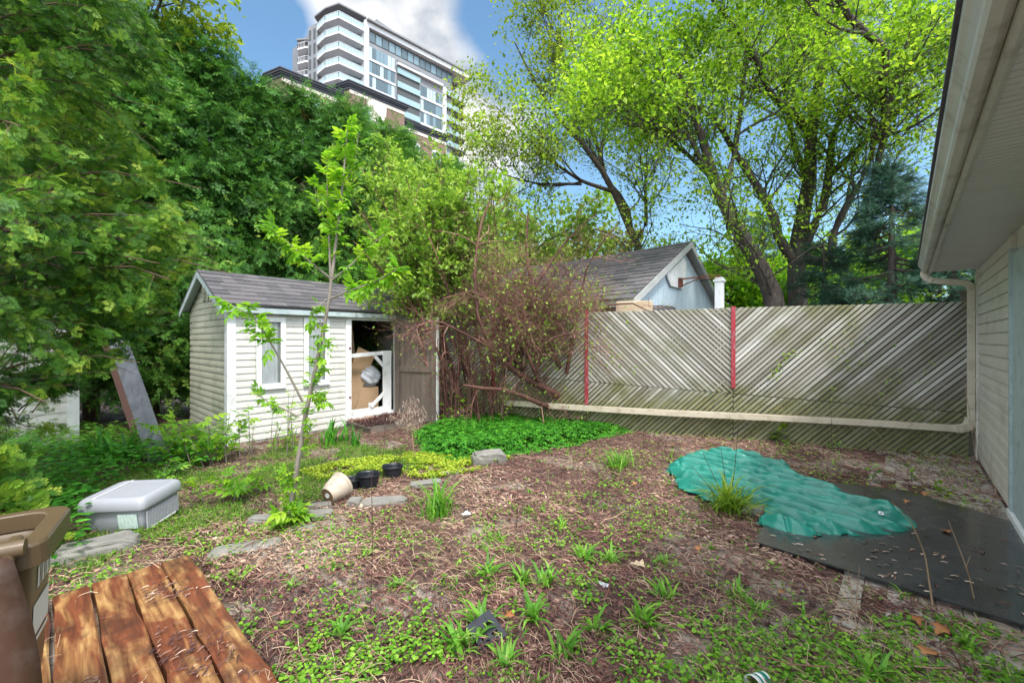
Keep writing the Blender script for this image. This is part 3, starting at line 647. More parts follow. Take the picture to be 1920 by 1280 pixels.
lb = MB(); lb.box(Sp(2.30, -.198, .30), (.09, .004, .10), ax_); lo = lb.out('shipping_label', M['white_print'], o); lo.matrix_parent_inverse = o.matrix_basis.inverted()
for nm, lbl, a, b, w_, of in (('cardboard_sheet', 'flat cardboard panel leaning diagonally behind the white gate', (1.82, .30), (2.25, 1.30), .36, -.25), ('cardboard_tube', 'long cardboard length standing upright in the back of the shed', (2.12, .6), (2.02, 1.85), .15, -.5), ('plywood_panel', 'tall brown panel stored against the left inside of the shed', (1.78, .25), (1.80, 1.80), .42, -.75)):
    mb = MB(); sb(mb, a, b, w_, of, .02); tag(mb.out(nm, M['cardboard'], bevel=.002), lbl, 'panel')
# crumpled plastic bag
def lump(name, c, r, m, label, cat, seed=0, amp=.25, sub=26, flat=None, ridged=False, rot=0, fq=1):
    th = np.linspace(0, np.pi, sub); ph = np.linspace(0, 2*np.pi, sub*2, endpoint=False)
    T_, P_ = np.meshgrid(th, ph, indexing='ij'); D = np.stack([np.sin(T_)*np.cos(P_), np.sin(T_)*np.sin(P_), np.cos(T_)], -1)
    nn = fbm(D[..., 0]*2.1*fq+seed+D[..., 2]*1.7, D[..., 1]*2.1*fq+9+D[..., 2]*1.1, seed, 5)-.5
    if ridged: nn = .5-np.abs(nn)*4
    Rr = 1+amp*2*nn; V = D*Rr[..., None]
    if flat: V = np.sign(V)*np.abs(V)**flat
    V = V*np.asarray(r); cr_, sr_ = math.cos(rot), math.sin(rot)
    V = np.stack([V[..., 0]*cr_-V[..., 1]*sr_, V[..., 0]*sr_+V[..., 1]*cr_, V[..., 2]], -1)+np.asarray(c)
    k2 = sub*2; i = np.arange(sub-1)[:, None]; j = np.arange(k2)[None]
    F = np.stack([i*k2+j+0*i, (i+1)*k2+j, (i+1)*k2+(j+1) % k2, i*k2+(j+1) % k2+0*i], -1).reshape(-1, 4)
    return tag(build(name, V.reshape(-1, 3), F, m, smooth=flat is None, loc=tuple(c)), label, cat)
lump('plastic_bag', Sp(2.30, -.36, .82), (.24, .2, .19), M['plastic_bag'], 'crumpled clear plastic bag on the cardboard box in the shed', 'bag', 3, .16, ridged=True)
# step of boards outside the door
st = thing('wooden_step', 'low wooden step covered with dead leaves below the shed doorway', 'step', tuple(Sp(2.2, .4, 0))); bpy.context.view_layer.update()
mb = MB()
for k in range(5): mb.prism([Sp(1.68, .06+k*.15, .10), Sp(2.75, .06+k*.15, .10), Sp(2.75, .2+k*.15, .10), Sp(1.68, .2+k*.15, .10)], UP*.025)
child(mb, 'step_boards', M['oldwood'], st)
mb = MB(); mb.prism([Sp(1.70, .80, 0), Sp(2.73, .80, 0), Sp(2.73, .80, .098), Sp(1.70, .80, .098)], -SN*.03)
mb.prism([Sp(1.70, .06, 0), Sp(1.70, .8, 0), Sp(1.70, .8, .098), Sp(1.70, .06, .098)], SU*.03); child(mb, 'skirt', M['oldwood'], st)
# small outbuilding on the left
ob = thing('outbuilding', 'cream sided outbuilding mostly hidden by the cedar at the left', 'shed', (-6.19, 6.0, 0)); bpy.context.view_layer.update()
O0 = A(-6.19, 6.0, 0)
mb = MB(); siding(mb, O0-SU*2.6, SU, SN, 2.6, .04, 1.92, .15)
mb.prism([O0-SU*2.6, O0, O0+UP*1.92, O0-SU*2.6+UP*1.92], -SN*2.4); child(mb, 'wall', M['siding_cream'], ob)
mb = MB(); mb.prism([O0-SU*.1+SN*.004, O0+SU*.02+SN*.004, O0+SU*.02+SN*.024, O0-SU*.1+SN*.024], UP*1.92); child(mb, 'corner_trim', M['white'], ob)
mb = MB(); mb.prism([O0-SU*2.7+SN*.15+UP*1.925, O0-SU*2.7-SN*1.2+UP*2.2, O0-SU*2.7-SN*2.6+UP*1.925], SU*2.85); child(mb, 'roof', M['shingle'], ob)
# leaning boards
bd = MB(); a = A(*G(300, 866)); b = W(210, 605, 5.9); bd.beam(a, b, .21, .03, up=(.3, -1, .2)); tag(bd.out('leaning_board', M['rawboard'], bevel=.004), 'long grey weathered board leaning towards the cedar hedge', 'board')
bd = MB(); bd.beam(G(268, 838), W(196, 625, 6.3), .14, .03, up=(.3, -1, .2)); tag(bd.out('leaning_board', M['redboard'], bevel=.004), 'narrow reddish brown board propped behind the grey board', 'board')
# ------------------------------------------------------------ neighbour garage with hoop
GE = A(.663, .748, 0); GR = A(-.748, .663, 0)         # along gable, along ridge (away)
GA = A(4.09, 10.0, 0)
def Gp(w_, r_, z): return GA+GE*w_+GR*r_+UP*z
ga = thing('garage', 'pale blue garage with sagging dark shingle roof beyond the fence', 'garage', tuple(GA)); bpy.context.view_layer.update()
mb = MB()
for w_ in np.arange(-2.75, 2.3, .15):
    zt_ = 3.62-1.28*abs(w_+.07)/2.6; mb.prism([Gp(w_, 0, 0), Gp(w_+.143, 0, 0), Gp(w_+.143, 0, 3.62-1.28*abs(w_+.21)/2.6), Gp(w_, 0, zt_)], GR*.04)
mb.prism([Gp(-2.75, .02, 0), Gp(2.25, .02, 0), Gp(2.25, .02, 2.3), Gp(-.1, .02, 3.6), Gp(-2.75, .02, 2.3)], GR*.04)
mb.prism([Gp(-2.75, .06, 0), Gp(-2.75, 7, 0), Gp(-2.75, 7, 2.3), Gp(-2.75, .06, 2.3)], GE*.05)
mb.prism([Gp(2.25, .06, 0), Gp(2.25, 7, 0), Gp(2.25, 7, 2.3), Gp(2.25, .06, 2.3)], -GE*.05)
child(mb, 'wall', M['blue_siding'], ga)
mb = MB()
def gslope(mb, w0, z0, nc=15):
    eave = Gp(w0, -.18, z0); ridge = Gp(-.05, -.18, 3.80); dv = ridge-eave; up_ = nrm(np.cross(GR, dv)); up_ = up_*np.sign(up_[2])
    for c in range(nc):
        p0 = eave+dv*(c/nc); p1 = eave+dv*min((c+1.15)/nc, 1)
        t_ = 0.0
        while t_ < 7.4:
            te = min(t_+.22+.14*rng.random(), 7.4); lift = up_*(.018+.012*rng.random()); lo = up_*.004
            sag = UP*(-.05*math.sin(t_/7.4*math.pi)); dd = -dv*.012*rng.random()
            a, b = p0+GR*t_+dd+sag, p0+GR*te+dd+sag; c_, d_ = p1+GR*te+sag, p1+GR*t_+sag
            mb.add([a, b, b+lift, a+lift, c_+lo, d_+lo, c_, d_], [[0, 1, 2, 3], [3, 2, 4, 5], [1, 6, 4, 2], [7, 0, 3, 5]]); t_ = te
gslope(mb, -3.05, 2.26); gslope(mb, 2.45, 2.44)
child(mb, 'roof', M['shingle'], ga)
mb = MB()
for w0, z0 in ((-3.05, 2.26), (2.45, 2.44)):
    mb.prism([Gp(w0, -.20, z0-.01), Gp(w0, -.20, z0-.15), Gp(-.05, -.20, 3.65), Gp(-.05, -.20, 3.79)], GR*.03)
    mb.prism([Gp(w0, -.17, z0-.03), Gp(-.05, -.17, 3.77), Gp(-.05, 7, 3.70), Gp(w0, 7, z0-.09)], -UP*.03)
mb.prism([Gp(-3.06, -.18, 2.25), Gp(-3.06, 7, 2.2), Gp(-3.06, 7, 2.06), Gp(-3.06, -.18, 2.11)], GE*.03)
child(mb, 'fascia', M['grey_wood'], ga)
hp = thing('basketball_hoop', 'white fan backboard with bare rusty rim on the blue garage gable', 'basketball hoop', tuple(Gp(-.55, -.1, 3))); bpy.context.view_layer.update()
mb = MB(); P = [(-1.17, 2.86), (-.95, 2.68), (-.25, 2.68), (-.05, 2.88), (-.05, 3.33), (-.2, 3.42), (-.45, 3.28), (-1.17, 2.93)]
mb.prism([Gp(a, -.03, b) for a, b in P], -GR*.03); child(mb, 'backboard', M['white'], hp)
mb = MB(); mb.box(Gp(-.50, -.09, 2.80), (.14, .06, .20), [GE, GR, UP]); mb.beam(Gp(-.55, -.12, 2.87), Gp(-.50, -.50, 2.88), .03, .03); mb.beam(Gp(-.45, -.12, 2.74), Gp(-.48, -.50, 2.86), .02, .02); child(mb, 'bracket', M['rust'], hp)
mb = MB(); an = np.linspace(0, 2*np.pi, 25); mb.tube([Gp(-.50+.22*math.cos(q), -.71+.22*math.sin(q), 2.87) for q in an], .012, 6, cap=False); child(mb, 'rim', M['rust'], hp)
# white vent post
vp = thing('vent_post', 'square white post with a flat cap rising behind the fence', 'post', tuple(A(4.42, 9.0, 0)))
bpy.context.view_layer.update(); c = W(1349, 560, 9.0)
mb = MB(); mb.box(A(c[0], 9.0, 1.37), (.15, .15, 2.74), [HU, HN, UP]); child(mb, 'shaft', M['white'], vp, bevel=.006)
mb = MB(); mb.box(A(c[0], 9.0, 2.76), (.20, .20, .05), [HU, HN, UP]); mb.box(A(c[0], 9.0, 2.81), (.15, .15, .03), [HU, HN, UP]); child(mb, 'cap', M['white'], vp, bevel=.006)
# clutter seen above the fence
c = W(1190, 580, 7.6); mb = MB(); mb.box(c+UP*.03, (.62, .45, .20), [FD, FN, UP]); tag(mb.out('stone_slab', M['tan'], bevel=.015), 'tan rough slab lying on top of a crate behind the fence', 'slab')
mb = MB(); mb.box(c+FD*.12-UP*.16, (.40, .4, .16), [FD, FN, UP]); mb.box(A(c[0], c[1], .9), (.5, .42, 1.6), [FD, FN, UP]); tag(mb.out('storage_crate', M['terracotta'], bevel=.01), 'orange brown crate supporting the tan slab behind the fence', 'crate')
c = W(1218, 584, 8.0); mb = MB(); an = np.linspace(0, 2*np.pi, 33); mb.tube([c+FD*.40*math.cos(q)-FN*.40*math.sin(q) for q in an], .085, 10, cap=False)
tag(mb.out('car_tyre', M['rubber'], smooth=True), 'black tyre lying flat on a stack just above the fence', 'tyre')
mb = MB(); mb.lathe([(.38, 0), (.40, 1.88-.0), (.0, 1.9)], (c[0], c[1], 0), sides=24); tag(mb.out('steel_drum', M['grey_wood'], smooth=True), 'grey drum under the black tyre behind the fence', 'drum')
# ------------------------------------------------------------ white tower
T0 = A(-32.9, 80, 0); TR = A(.724, .69, 0); TL = A(-.898, .44, 0); TRn = A(.69, -.724, 0); TLn = A(-.44, -.898, 0)
tw = thing('apartment_tower', 'tall white curved apartment tower with stacked balconies rising behind the cedars', 'tower', tuple(T0)); bpy.context.view_layer.update()
ZT = 65.2; FH = 2.89
def Tr(t_, o, z): return T0+TR*t_+TRn*o+UP*z
def Tl(t_, o, z): return T0+TL*t_+TLn*o+UP*z
mb = MB()
core = [Tr(1.6, -2.2, 0), Tr(5.2, -1.6, 0), Tr(5.2, -.4, 0), Tr(26.5, -.4, 0), Tr(26.5, -16, 0), Tl(18, -3.6, 0), Tl(9.2, -1.6, 0), Tl(9.2, -.6, 0), Tl(6.6, -.6, 0), Tl(6.6, -2.4, 0), Tl(1.6, -2.2, 0)]
mb.prism([q for q in core], UP*(ZT-1)); child(mb, 'wall', M['tower_grey'], tw)
mb = MB()    # white frame pieces
mb.prism([Tr(5.0, .25, 20), Tr(5.9, .25, 20), Tr(5.9, -2.4, 20), Tr(5.0, -2.4, 20)], UP*(ZT-20-.4))
mb.prism([Tr(5.9, .25, ZT-1.5), Tr(31.2, .9, ZT-1.5), Tr(31.2, -3, ZT-1.5), Tr(5.9, -3, ZT-1.5)], UP*1.0)
mb.prism([Tr(23.6, .3, 20), Tr(24.4, .3, 20), Tr(24.4, -1, 20), Tr(23.6, -1, 20)], UP*(ZT-FH*1.9-20))
mb.prism([Tr(12.2, .3, ZT-FH*1.9-.5), Tr(24.4, .3, ZT-FH*1.9-.5), Tr(24.4, -1, ZT-FH*1.9-.5), Tr(12.2, -1, ZT-FH*1.9-.5)], UP*.5)
child(mb, 'white_frame', M['tower_white'], tw)
mb = MB()    # roof slab
mb.prism([Tr(-.2, .2, 0), Tr(5.4, .2, 0), Tr(5.4, -4, 0), Tl(9.2, -4, 0), Tl(7.0, .1, 0)], A(0, 0, 0)+UP*.35) if False else None
P = [Tr(5.4, .3, ZT), Tr(5.4, -8, ZT), Tl(9.2, -5, ZT), Tl(7.0, -.2, ZT), Tl(3.2, .35, ZT), Tr(0, .1, ZT)]; mb.prism(P, UP*.3)
mb.prism([Tr(5.4, .9, ZT-.5), Tr(31.6, 1.2, ZT-.5), Tr(31.6, -8, ZT-.5), Tr(5.4, -8, ZT-.5)], UP*.35)
child(mb, 'roof_slab', M['tower_grey'], tw)
for k in range(9):       # corner balconies
    zr = ZT-1.25-FH*k; zb = zr-1.35
    mb = MB(); P = [Tr(5.0, .0, zb), Tr(5.0, -2.2, zb), Tl(6.6, -2.2, zb), Tl(6.6, -.5, zb), Tl(3.4, .3, zb), Tr(0, 0, zb)]
    mb.prism(P, UP*.38); b = child(mb, 'balcony', M['tower_white'], tw)
    mb = MB(); path = [Tr(5.0, -.03, zr), Tr(0, -.03, zr), Tl(3.4, .27, zr), Tl(6.6, -.53, zr)]
    for a, c in zip(path[:-1], path[1:]):
        mb.beam(a, c, .09, .09); n = max(2, int(np.linalg.norm(c-a)/.33))
        for i in range(n+1): q = a+(c-a)*i/n; mb.beam(q-UP*.97, q, .05, .05, up=(1, 0, 0))
    child(mb, 'railing', M['tower_white'], b)
    mb = MB()
    for a, c in zip(path[:-1], path[1:]): mb.prism([a-UP*.95, c-UP*.95, c-UP*.08, a-UP*.08], TRn*-.03)
    child(mb, 'rail_panel', M['rail_glass'], b)
    mb = MB(); mb.prism([Tr(1.9, -2.15, zb-.0), Tr(4.9, -1.56, zb), Tr(4.9, -1.56, zb-1.5), Tr(1.9, -2.15, zb-1.5)], -TRn*.02)
    mb.prism([Tl(1.9, -2.12, zb), Tl(6.2, -2.3, zb), Tl(6.2, -2.3, zb-1.5), Tl(1.9, -2.12, zb-1.5)], -TLn*.02); child(mb, 'window', M['tower_glass'], tw)
# right facade: glazed bays, recessed green glass balconies
for k in range(12):
    z0 = ZT-1.9-FH*(k+1)
    for a, b, first in ((6.0, 11.8, 1), (18.0, 23.5, 2)):
        if k < first: continue
        mb = MB(); n = 7
        for i in range(n):
            x0 = a+(b-a)*i/n; mb.prism([Tr(x0+.05, -.38, z0+.5), Tr(x0+(b-a)/n-.05, -.38, z0+.5), Tr(x0+(b-a)/n-.05, -.38, z0+FH-.05), Tr(x0+.05, -.38, z0+FH-.05)], TRn*.06, r=rng.random())
        child(mb, 'window', M['tower_glass'], tw)
        mb = MB(); mb.prism([Tr(a-.1, -.38, z0), Tr(b+.1, -.38, z0), Tr(b+.1, -.38, z0+.45), Tr(a-.1, -.38, z0+.45)], TRn*.2); child(mb, 'spandrel', M['tower_white'], tw)
    if k >= 1:
        mb = MB(); mb.prism([Tr(12.3, -.2, z0+.1), Tr(17.8, -.2, z0+.1), Tr(17.8, -1.6, z0+.1), Tr(12.3, -1.6, z0+.1)], UP*.25); 
        b = child(mb, 'balcony', M['tower_grey'], tw)
        mb = MB(); mb.prism([Tr(12.3, -.14, z0+.1), Tr(17.8, -.14, z0+.1), Tr(17.8, -.14, z0+1.35), Tr(12.3, -.14, z0+1.35)], TRn*.05); child(mb, 'rail_panel', M['rail_glass'], b)
        mb = MB(); mb.prism([Tr(12.3, -.39, z0+.5), Tr(17.8, -.39, z0+.5), Tr(17.8, -.39, z0+FH), Tr(12.3, -.39, z0+FH)], TRn*.02); child(mb, 'recess', M['tower_dark'], tw)
    if k >= 1:
        zz = z0+.2
        mb = MB(); mb.prism([Tr(24.4, .3, zz), Tr(30.2, .1, zz), Tr(30.8, -2, zz), Tr(29, -8, zz), Tr(24.4, -8, zz)], UP*.22); b = child(mb, 'balcony', M['tower_grey'], tw)
        mb = MB(); mb.prism([Tr(24.5, .2, zz+.22), Tr(28.0, .1, zz+.22), Tr(28.0, .1, zz+1.2), Tr(24.5, .2, zz+1.2)], TRn*.05); child(mb, 'rail_panel', M['rail_glass'], b)
mb = MB(); mb.prism([Tr(6, -.39, ZT-3.9), Tr(26.5, -.39, ZT-3.9), Tr(26.5, -.39, ZT-1.6), Tr(6, -.39, ZT-1.6)], TRn*.04)
child(mb, 'recess', M['tower_dark'], tw)
mb = MB()
for i in range(14):
    a = 6.2+i*1.45; mb.prism([Tr(a, -.34, ZT-3.8), Tr(a+1.2, -.34, ZT-3.8), Tr(a+1.2, -.34, ZT-1.9), Tr(a, -.34, ZT-1.9)], TRn*.04, r=.3+.3*rng.random())
child(mb, 'window', M['tower_glass'], tw)
# left wing: stone bay with windows, rounded balconies
for k in range(7):
    z0 = ZT-1.2-FH*(k+1)
    for a in (7.1, 8.4):
        mb = MB(); mb.prism([Tl(a, -.59, z0+.2), Tl(a+.55, -.59, z0+.2), Tl(a+.55, -.59, z0+2.2), Tl(a, -.59, z0+2.2)], TLn*.06); child(mb, 'window', M['tower_dark'], tw)
    if k < 6:
        zr = ZT-3.3-FH*k; zb = zr-1.3
        P = [Tl(9.2, -2.0, zb), Tl(10.2, -.9, zb), Tl(12.4, -.6, zb), Tl(14.2, -2.3, zb), Tl(15.0, -4.5, zb), Tl(14, -6, zb), Tl(9.2, -5, zb)]
        mb = MB(); mb.prism(P, UP*.35); b = child(mb, 'balcony', M['tower_white'], tw)
        mb = MB()
        for a, c in zip(P[:5], P[1:5]):
            a = a+UP*1.3; c = c+UP*1.3; mb.beam(a, c, .08, .08); n = max(2, int(np.linalg.norm(c-a)/.35))
            for i in range(n+1): q = a+(c-a)*i/n; mb.beam(q-UP*.95, q, .05, .05, up=(1, 0, 0))
        child(mb, 'railing', M['tower_white'], b)
mb = MB(); mb.prism([Tl(9.2, -1.8, ZT-2.6), Tl(12.5, -.5, ZT-2.6), Tl(15.4, -3.5, ZT-2.6), Tl(14, -7, ZT-2.6), Tl(9.2, -6, ZT-2.6)], UP*.3); child(mb, 'roof_slab', M['tower_grey'], tw)
mb = MB(); P = []
mb.prism([Tr(10, -5, ZT-.2), Tr(27, -5, ZT-.2), Tr(27, -5, ZT+1.5), Tr(24, -5, ZT+3.2), Tr(10, -5, ZT+5.2)], -TRn*4); child(mb, 'plant_room', M['tower_grey'], tw)
# ------------------------------------------------------------ brown brick building
br = thing('brick_building', 'brown brick apartment house with dark cornice in front of the white tower', 'building', (-24.6, 45, 0)); bpy.context.view_layer.update()
def block(c0, L_, zt, lw, parts):
    c0 = A(*c0, 0); mb = MB()
    q = [c0, c0+TR*L_, c0+TR*L_-TRn*9, c0+TL*lw-TRn*9, c0+TL*lw]
    mb.prism(q, UP*zt); child(mb, 'wall', M['brick'], br)
    mb = MB()
    for dz, e, h_ in ((-.55, .12, .3), (-.25, .25, .18), (-.07, .4, .22), (.15, .5, .12)):
        qq = [c0+TRn*e-TR*e*.6, c0+TR*(L_+e)+TRn*e, c0+TR*(L_+e)-TRn*9, c0+TL*lw-TRn*9, c0+TL*lw+TLn*e]
        mb.prism([a+UP*(zt+dz) for a in qq], UP*h_)
    child(mb, 'cornice', M['cornice'], br)
    mb = MB(); mb.prism([c0+TRn*.06+UP*(zt-1.0), c0+TR*L_+TRn*.06+UP*(zt-1.0), c0+TR*L_+TRn*.06+UP*(zt-.58), c0+TRn*.06+UP*(zt-.58)], -TRn*.05); child(mb, 'frieze', M['cream'], br)
    for t_, zz, w_, h_ in parts:
        a = c0+TR*t_+TRn*.02
        mb = MB(); arc_ = [(w_*x, h_+.25*math.sin(math.pi*x)) for x in np.linspace(1, 0, 9)]
        mb.prism([a+UP*zz, a+TR*w_+UP*zz]+[a+TR*x+UP*(zz+z) for x, z in arc_], TRn*.12); f_ = child(mb, 'window', M['tower_white'], br)
        mb = MB(); 
        for i in (0, 1): x0 = .12+i*(w_-.1)/2; mb.prism([a+TR*x0+UP*(zz+.12)+TRn*.121, a+TR*(x0+w_/2-.2)+UP*(zz+.12)+TRn*.121, a+TR*(x0+w_/2-.2)+UP*(zz+h_-.1)+TRn*.121, a+TR*x0+UP*(zz+h_-.1)+TRn*.121], TRn*.01, r=.3+.4*i)
        child(mb, 'pane', M['tower_glass'], f_)
block((-24.6, 45), 7.6, 30.1, 2.4, [(2.0, 26.2, 1.9, 2.2), (5.2, 26.2, 1.3, 2.1), (2.0, 22.9, 1.9, 2.2), (5.2, 22.9, 1.3, 2.1)])
block((-18.9, 49), 7.1, 31.2, 1.6, [(1.4, 27.0, 1.2, 2.0), (4.8, 24.6, 1.2, 2.0), (1.4, 23.5, 1.2, 2), (4.8, 21.3, 1.2, 2)])
block((-14.0, 54.5), 6.6, 29.7, .6, [(1.0, 25.3, 1.3, 2.0), (4.2, 25.2, 1.4, 2.0), (1.0, 22.2, 1.3, 2.0), (4.2, 22.2, 1.3, 2)])
mb = MB(); c0 = A(-18.9, 49, 0); P = [(2.0, 30.2), (4.6, 30.2), (4.5, 28.9), (4.0, 28.0), (3.3, 27.5), (2.6, 28.0), (2.1, 28.9)]
mb.prism([c0+TR*a+TRn*.05+UP*b for a, b in P], TRn*.1); child(mb, 'cream_panel', M['cream'], br)
for c0, t0, t1, zz in (((-24.6, 45), 1.4, 4.4, 25.9), ((-14.0, 54.5), .3, 3.2, 25.0)):
    c0 = A(*c0, 0); mb = MB(); mb.prism([c0+TR*t0+UP*zz, c0+TR*t1+UP*zz, c0+TR*t1+TRn*1.2+UP*zz, c0+TR*t0+TRn*1.2+UP*zz], -UP*.3)
    b = child(mb, 'balcony', M['cream'], br); mb = MB(); mb.beam(c0+TR*t0+TRn*1.15+UP*(zz+1), c0+TR*t1+TRn*1.15+UP*(zz+1), .06, .06)
    for i in range(16): q = c0+TR*(t0+(t1-t0)*i/15)+TRn*1.15+UP*zz; mb.beam(q, q+UP, .035, .035, up=(1, 0, 0))
    child(mb, 'railing', M['cornice'], b)
# ------------------------------------------------------------ tree tools
KITE = (A([0, 0, 0], [.42, .30, .04], [1, 0, -.05], [.42, -.30, .04]), [[0, 1, 2, 3]])
KITE2 = (np.array([[0, 0, 0], [.4, .30, .05], [1, 0, -.06], [.4, -.30, .05]]), [[0, 1, 2], [0, 2, 3]])
LEAF = (np.array([[0, 0, 0], [.35, 0, -.03], [.7, 0, -.05], [1, 0, -.14], [.25, .22, .05], [.6, .23, .02], [.25, -.22, .05], [.6, -.23, .02]]),
        [[0, 1, 4], [1, 5, 4], [1, 2, 5], [2, 3, 5], [0, 6, 1], [1, 6, 7], [1, 7, 2], [2, 7, 3]])
_a = [0, 12, 35, 50, 72, 100, 130, 155]   # lobed maple-like outline
def lobed():
    pts = [(0, 0)]; prof = [(-150, .34), (-115, .52), (-92, .36), (-60, .62), (-34, .40), (-14, .66), (0, 1.0), (14, .66), (34, .40), (60, .62), (92, .36), (115, .52), (150, .34)]
    for a, r in prof: pts.append((.38+r*.62*math.cos(R(a)), r*.62*math.sin(R(a))))
    V = np.array([(x, y, .12*abs(y)-.08*x*x) for x, y in [(.36, 0)]+pts]); n = len(pts)
    return V, [[0, i, i+1] for i in range(1, n)]+[[0, n, 1]]
LOBED = lobed()
ROUND = (np.array([[0, 0, 0], [.35, .42, .05], [.8, .42, .05], [1.05, 0, 0], [.8, -.42, .05], [.35, -.42, .05]]), [[0, 1, 2, 3], [0, 3, 4, 5]])
BLADE = (np.array([[0, .5, 0], [0, -.5, 0], [.4, .45, .06], [.4, -.45, .06], [.75, .3, 0], [.75, -.3, 0], [1, .03, -.16], [1, -.03, -.16]])*A(1, .06, 1), [[0, 1, 3, 2], [2, 3, 5, 4], [4, 5, 7, 6]])
CURL = (np.array([[0, .5, 0], [0, -.5, .05], [.5, .55, .10], [.5, -.45, .14], [1, .4, .02], [1, -.4, 0]]), [[0, 1, 3, 2], [2, 3, 5, 4]])
def spray(n=9, sub=3, seed=0, wk=1.0):
    """flat cedar fan of thin blades"""
    r = np.random.default_rng(seed); V = []; F = []
    def bl(p, d, l, w):
        i = len(V); s_ = np.array([-d[1], d[0]]); z = lambda q: -.22*q[0]**2-.25*q[1]**2
        w = w*wk
        for q in (p, p+d*l*.4+s_*w, p+d*l, p+d*l*.4-s_*w): V.append((q[0], q[1], z(q)))
        F.append([i, i+1, i+2, i+3])
    bl(np.array([0., 0]), np.array([1., 0]), 1.0, .018)
    for k in range(n):
        x = .12+.8*k/n; s_ = 1 if k % 2 else -1; a = s_*R(26+r.random()*22); l = (.52-.34*abs(k/n-.2))*(.45+.75*r.random())
        d = np.array([math.cos(a), math.sin(a)]); p = np.array([x, 0.]); bl(p, d, l, .034 if sub == 0 else .026)
        for m in range(sub):
            for q in (-1, 1):
                b = a+q*R(34); bl(p+d*l*(.3+.24*m), np.array([math.cos(b), math.sin(b)]), l*(.42-.08*m), .024)
    return np.array(V), F
SPR_N = spray(10, 2, 1, .8); SPR_M = spray(8, 1, 2); SPR_F = spray(8, 1, 3, .9)
def needles(n=18, seed=4):
    r = np.random.default_rng(seed); V = [(0, .015, 0), (0, -.015, 0), (1, 0, 0)]; F = [[0, 1, 2]]
    for k in range(n):
        x = .05+.9*k/n; a = r.random()*6.28; d = np.array([.55, math.cos(a)*.8, math.sin(a)*.8]); d /= np.linalg.norm(d); i = len(V)
        s_ = np.cross(d, [1, 0, 0]); s_ /= np.linalg.norm(s_); b = np.array([x, 0, 0]); V += [b+s_*.016, b-s_*.016, b+d*.26]; F.append([i, i+1, i+2])
    return np.array(V), F
NEED = needles()
def perp(T, n):
    r = rng.normal(size=T.shape); r -= T*np.sum(r*T, -1, keepdims=True); return nrm(r)
def resample(pts, rad, K):
    pts = np.asarray(pts, float); s_ = np.concatenate([[0], np.cumsum(np.linalg.norm(np.diff(pts, axis=0), axis=1))]); s_ /= s_[-1]
    q = np.linspace(0, 1, K)
    # Catmull-ish smoothing through dense linear + blur
    qq = np.linspace(0, 1, K*6); D = np.stack([np.interp(qq, s_, pts[:, i]) for i in range(3)], 1)
    for _ in range(8): D[1:-1] = .25*D[:-2]+.5*D[1:-1]+.25*D[2:]
    P = np.stack([np.interp(q, qq, D[:, i]) for i in range(3)], 1)
    return P, np.interp(q, [0, 1], rad)
def grow(P, Rr, n, ln, spread, K=6, up=.15, wig=.25, t0=.2, rk=.55, flat=0, twk=.022):
    B, Kp, _ = P.shape
    b = np.repeat(np.arange(B), n); t_ = (t0+(1-t0)*rng.random(B*n))*(Kp-1.001); i = t_.astype(int); f_ = (t_-i)[:, None]
    p = P[b, i]*(1-f_)+P[b, i+1]*f_; T = nrm(P[b, i+1]-P[b, i]); r0 = (Rr[b, i]*(1-f_[:, 0])+Rr[b, i+1]*f_[:, 0])
    a = R(1)*np.clip(rng.normal(spread, 12, len(b)), 15, 95)[:, None]
    d = T*np.cos(a)+perp(T, len(b))*np.sin(a); d[:, 2] *= (1-flat); d = nrm(d)
    L_ = ln*(.5+.8*rng.random(len(b)))*(1.15-.6*(t_/Kp))
    out_ = [p]; q = p
    for k in range(K-1):
        d = nrm(d+rng.normal(size=d.shape)*wig*.5+A(0, 0, up)); q = q+d*(L_/(K-1))[:, None]; out_.append(q)
    Q = np.stack(out_, 1); rr = np.minimum(r0*rk, L_*twk)[:, None]*np.linspace(1, .3, K)[None]
    return Q, rr
def along(P, n, t0=.2, jit=.05):
    B, K, _ = P.shape; b = np.repeat(np.arange(B), n); t_ = (t0+(1-t0)*rng.random(B*n))*(K-1.001); i = t_.astype(int); f_ = (t_-i)[:, None]
    return P[b, i]*(1-f_)+P[b, i+1]*f_+rng.normal(size=(B*n, 3))*jit, nrm(P[b, i+1]-P[b, i])
def wood(items, sides=(10, 6, 4, 3)):
    o = []
    for k, (P, r) in enumerate(items):
        V, F = tubes(P, r, sides[min(k, len(sides)-1)]); o.append((V, F, rng.random(len(F))))
    return blend(o)
def limbs_of(Ls, K=14):
    P, Q = zip(*[resample(p, r, K) for p, r in Ls]); return np.stack(P), np.stack(Q)
def leaves(pts, T, tmpl, size, droop=.0, var=.45, out_w=.5, upn=.7, rnd=None):
    n = len(pts); d = nrm(T*out_w+rdir(n)*.8+A(0, 0, -droop)); nn = nrm(rdir(n)*(1-upn)+A(0, 0, upn)); s_ = size*(1+var*rng.normal(size=n)).clip(.4, 1.9)
    return scatter(tmpl[0], tmpl[1], pts, d, nn, s_, rnd)
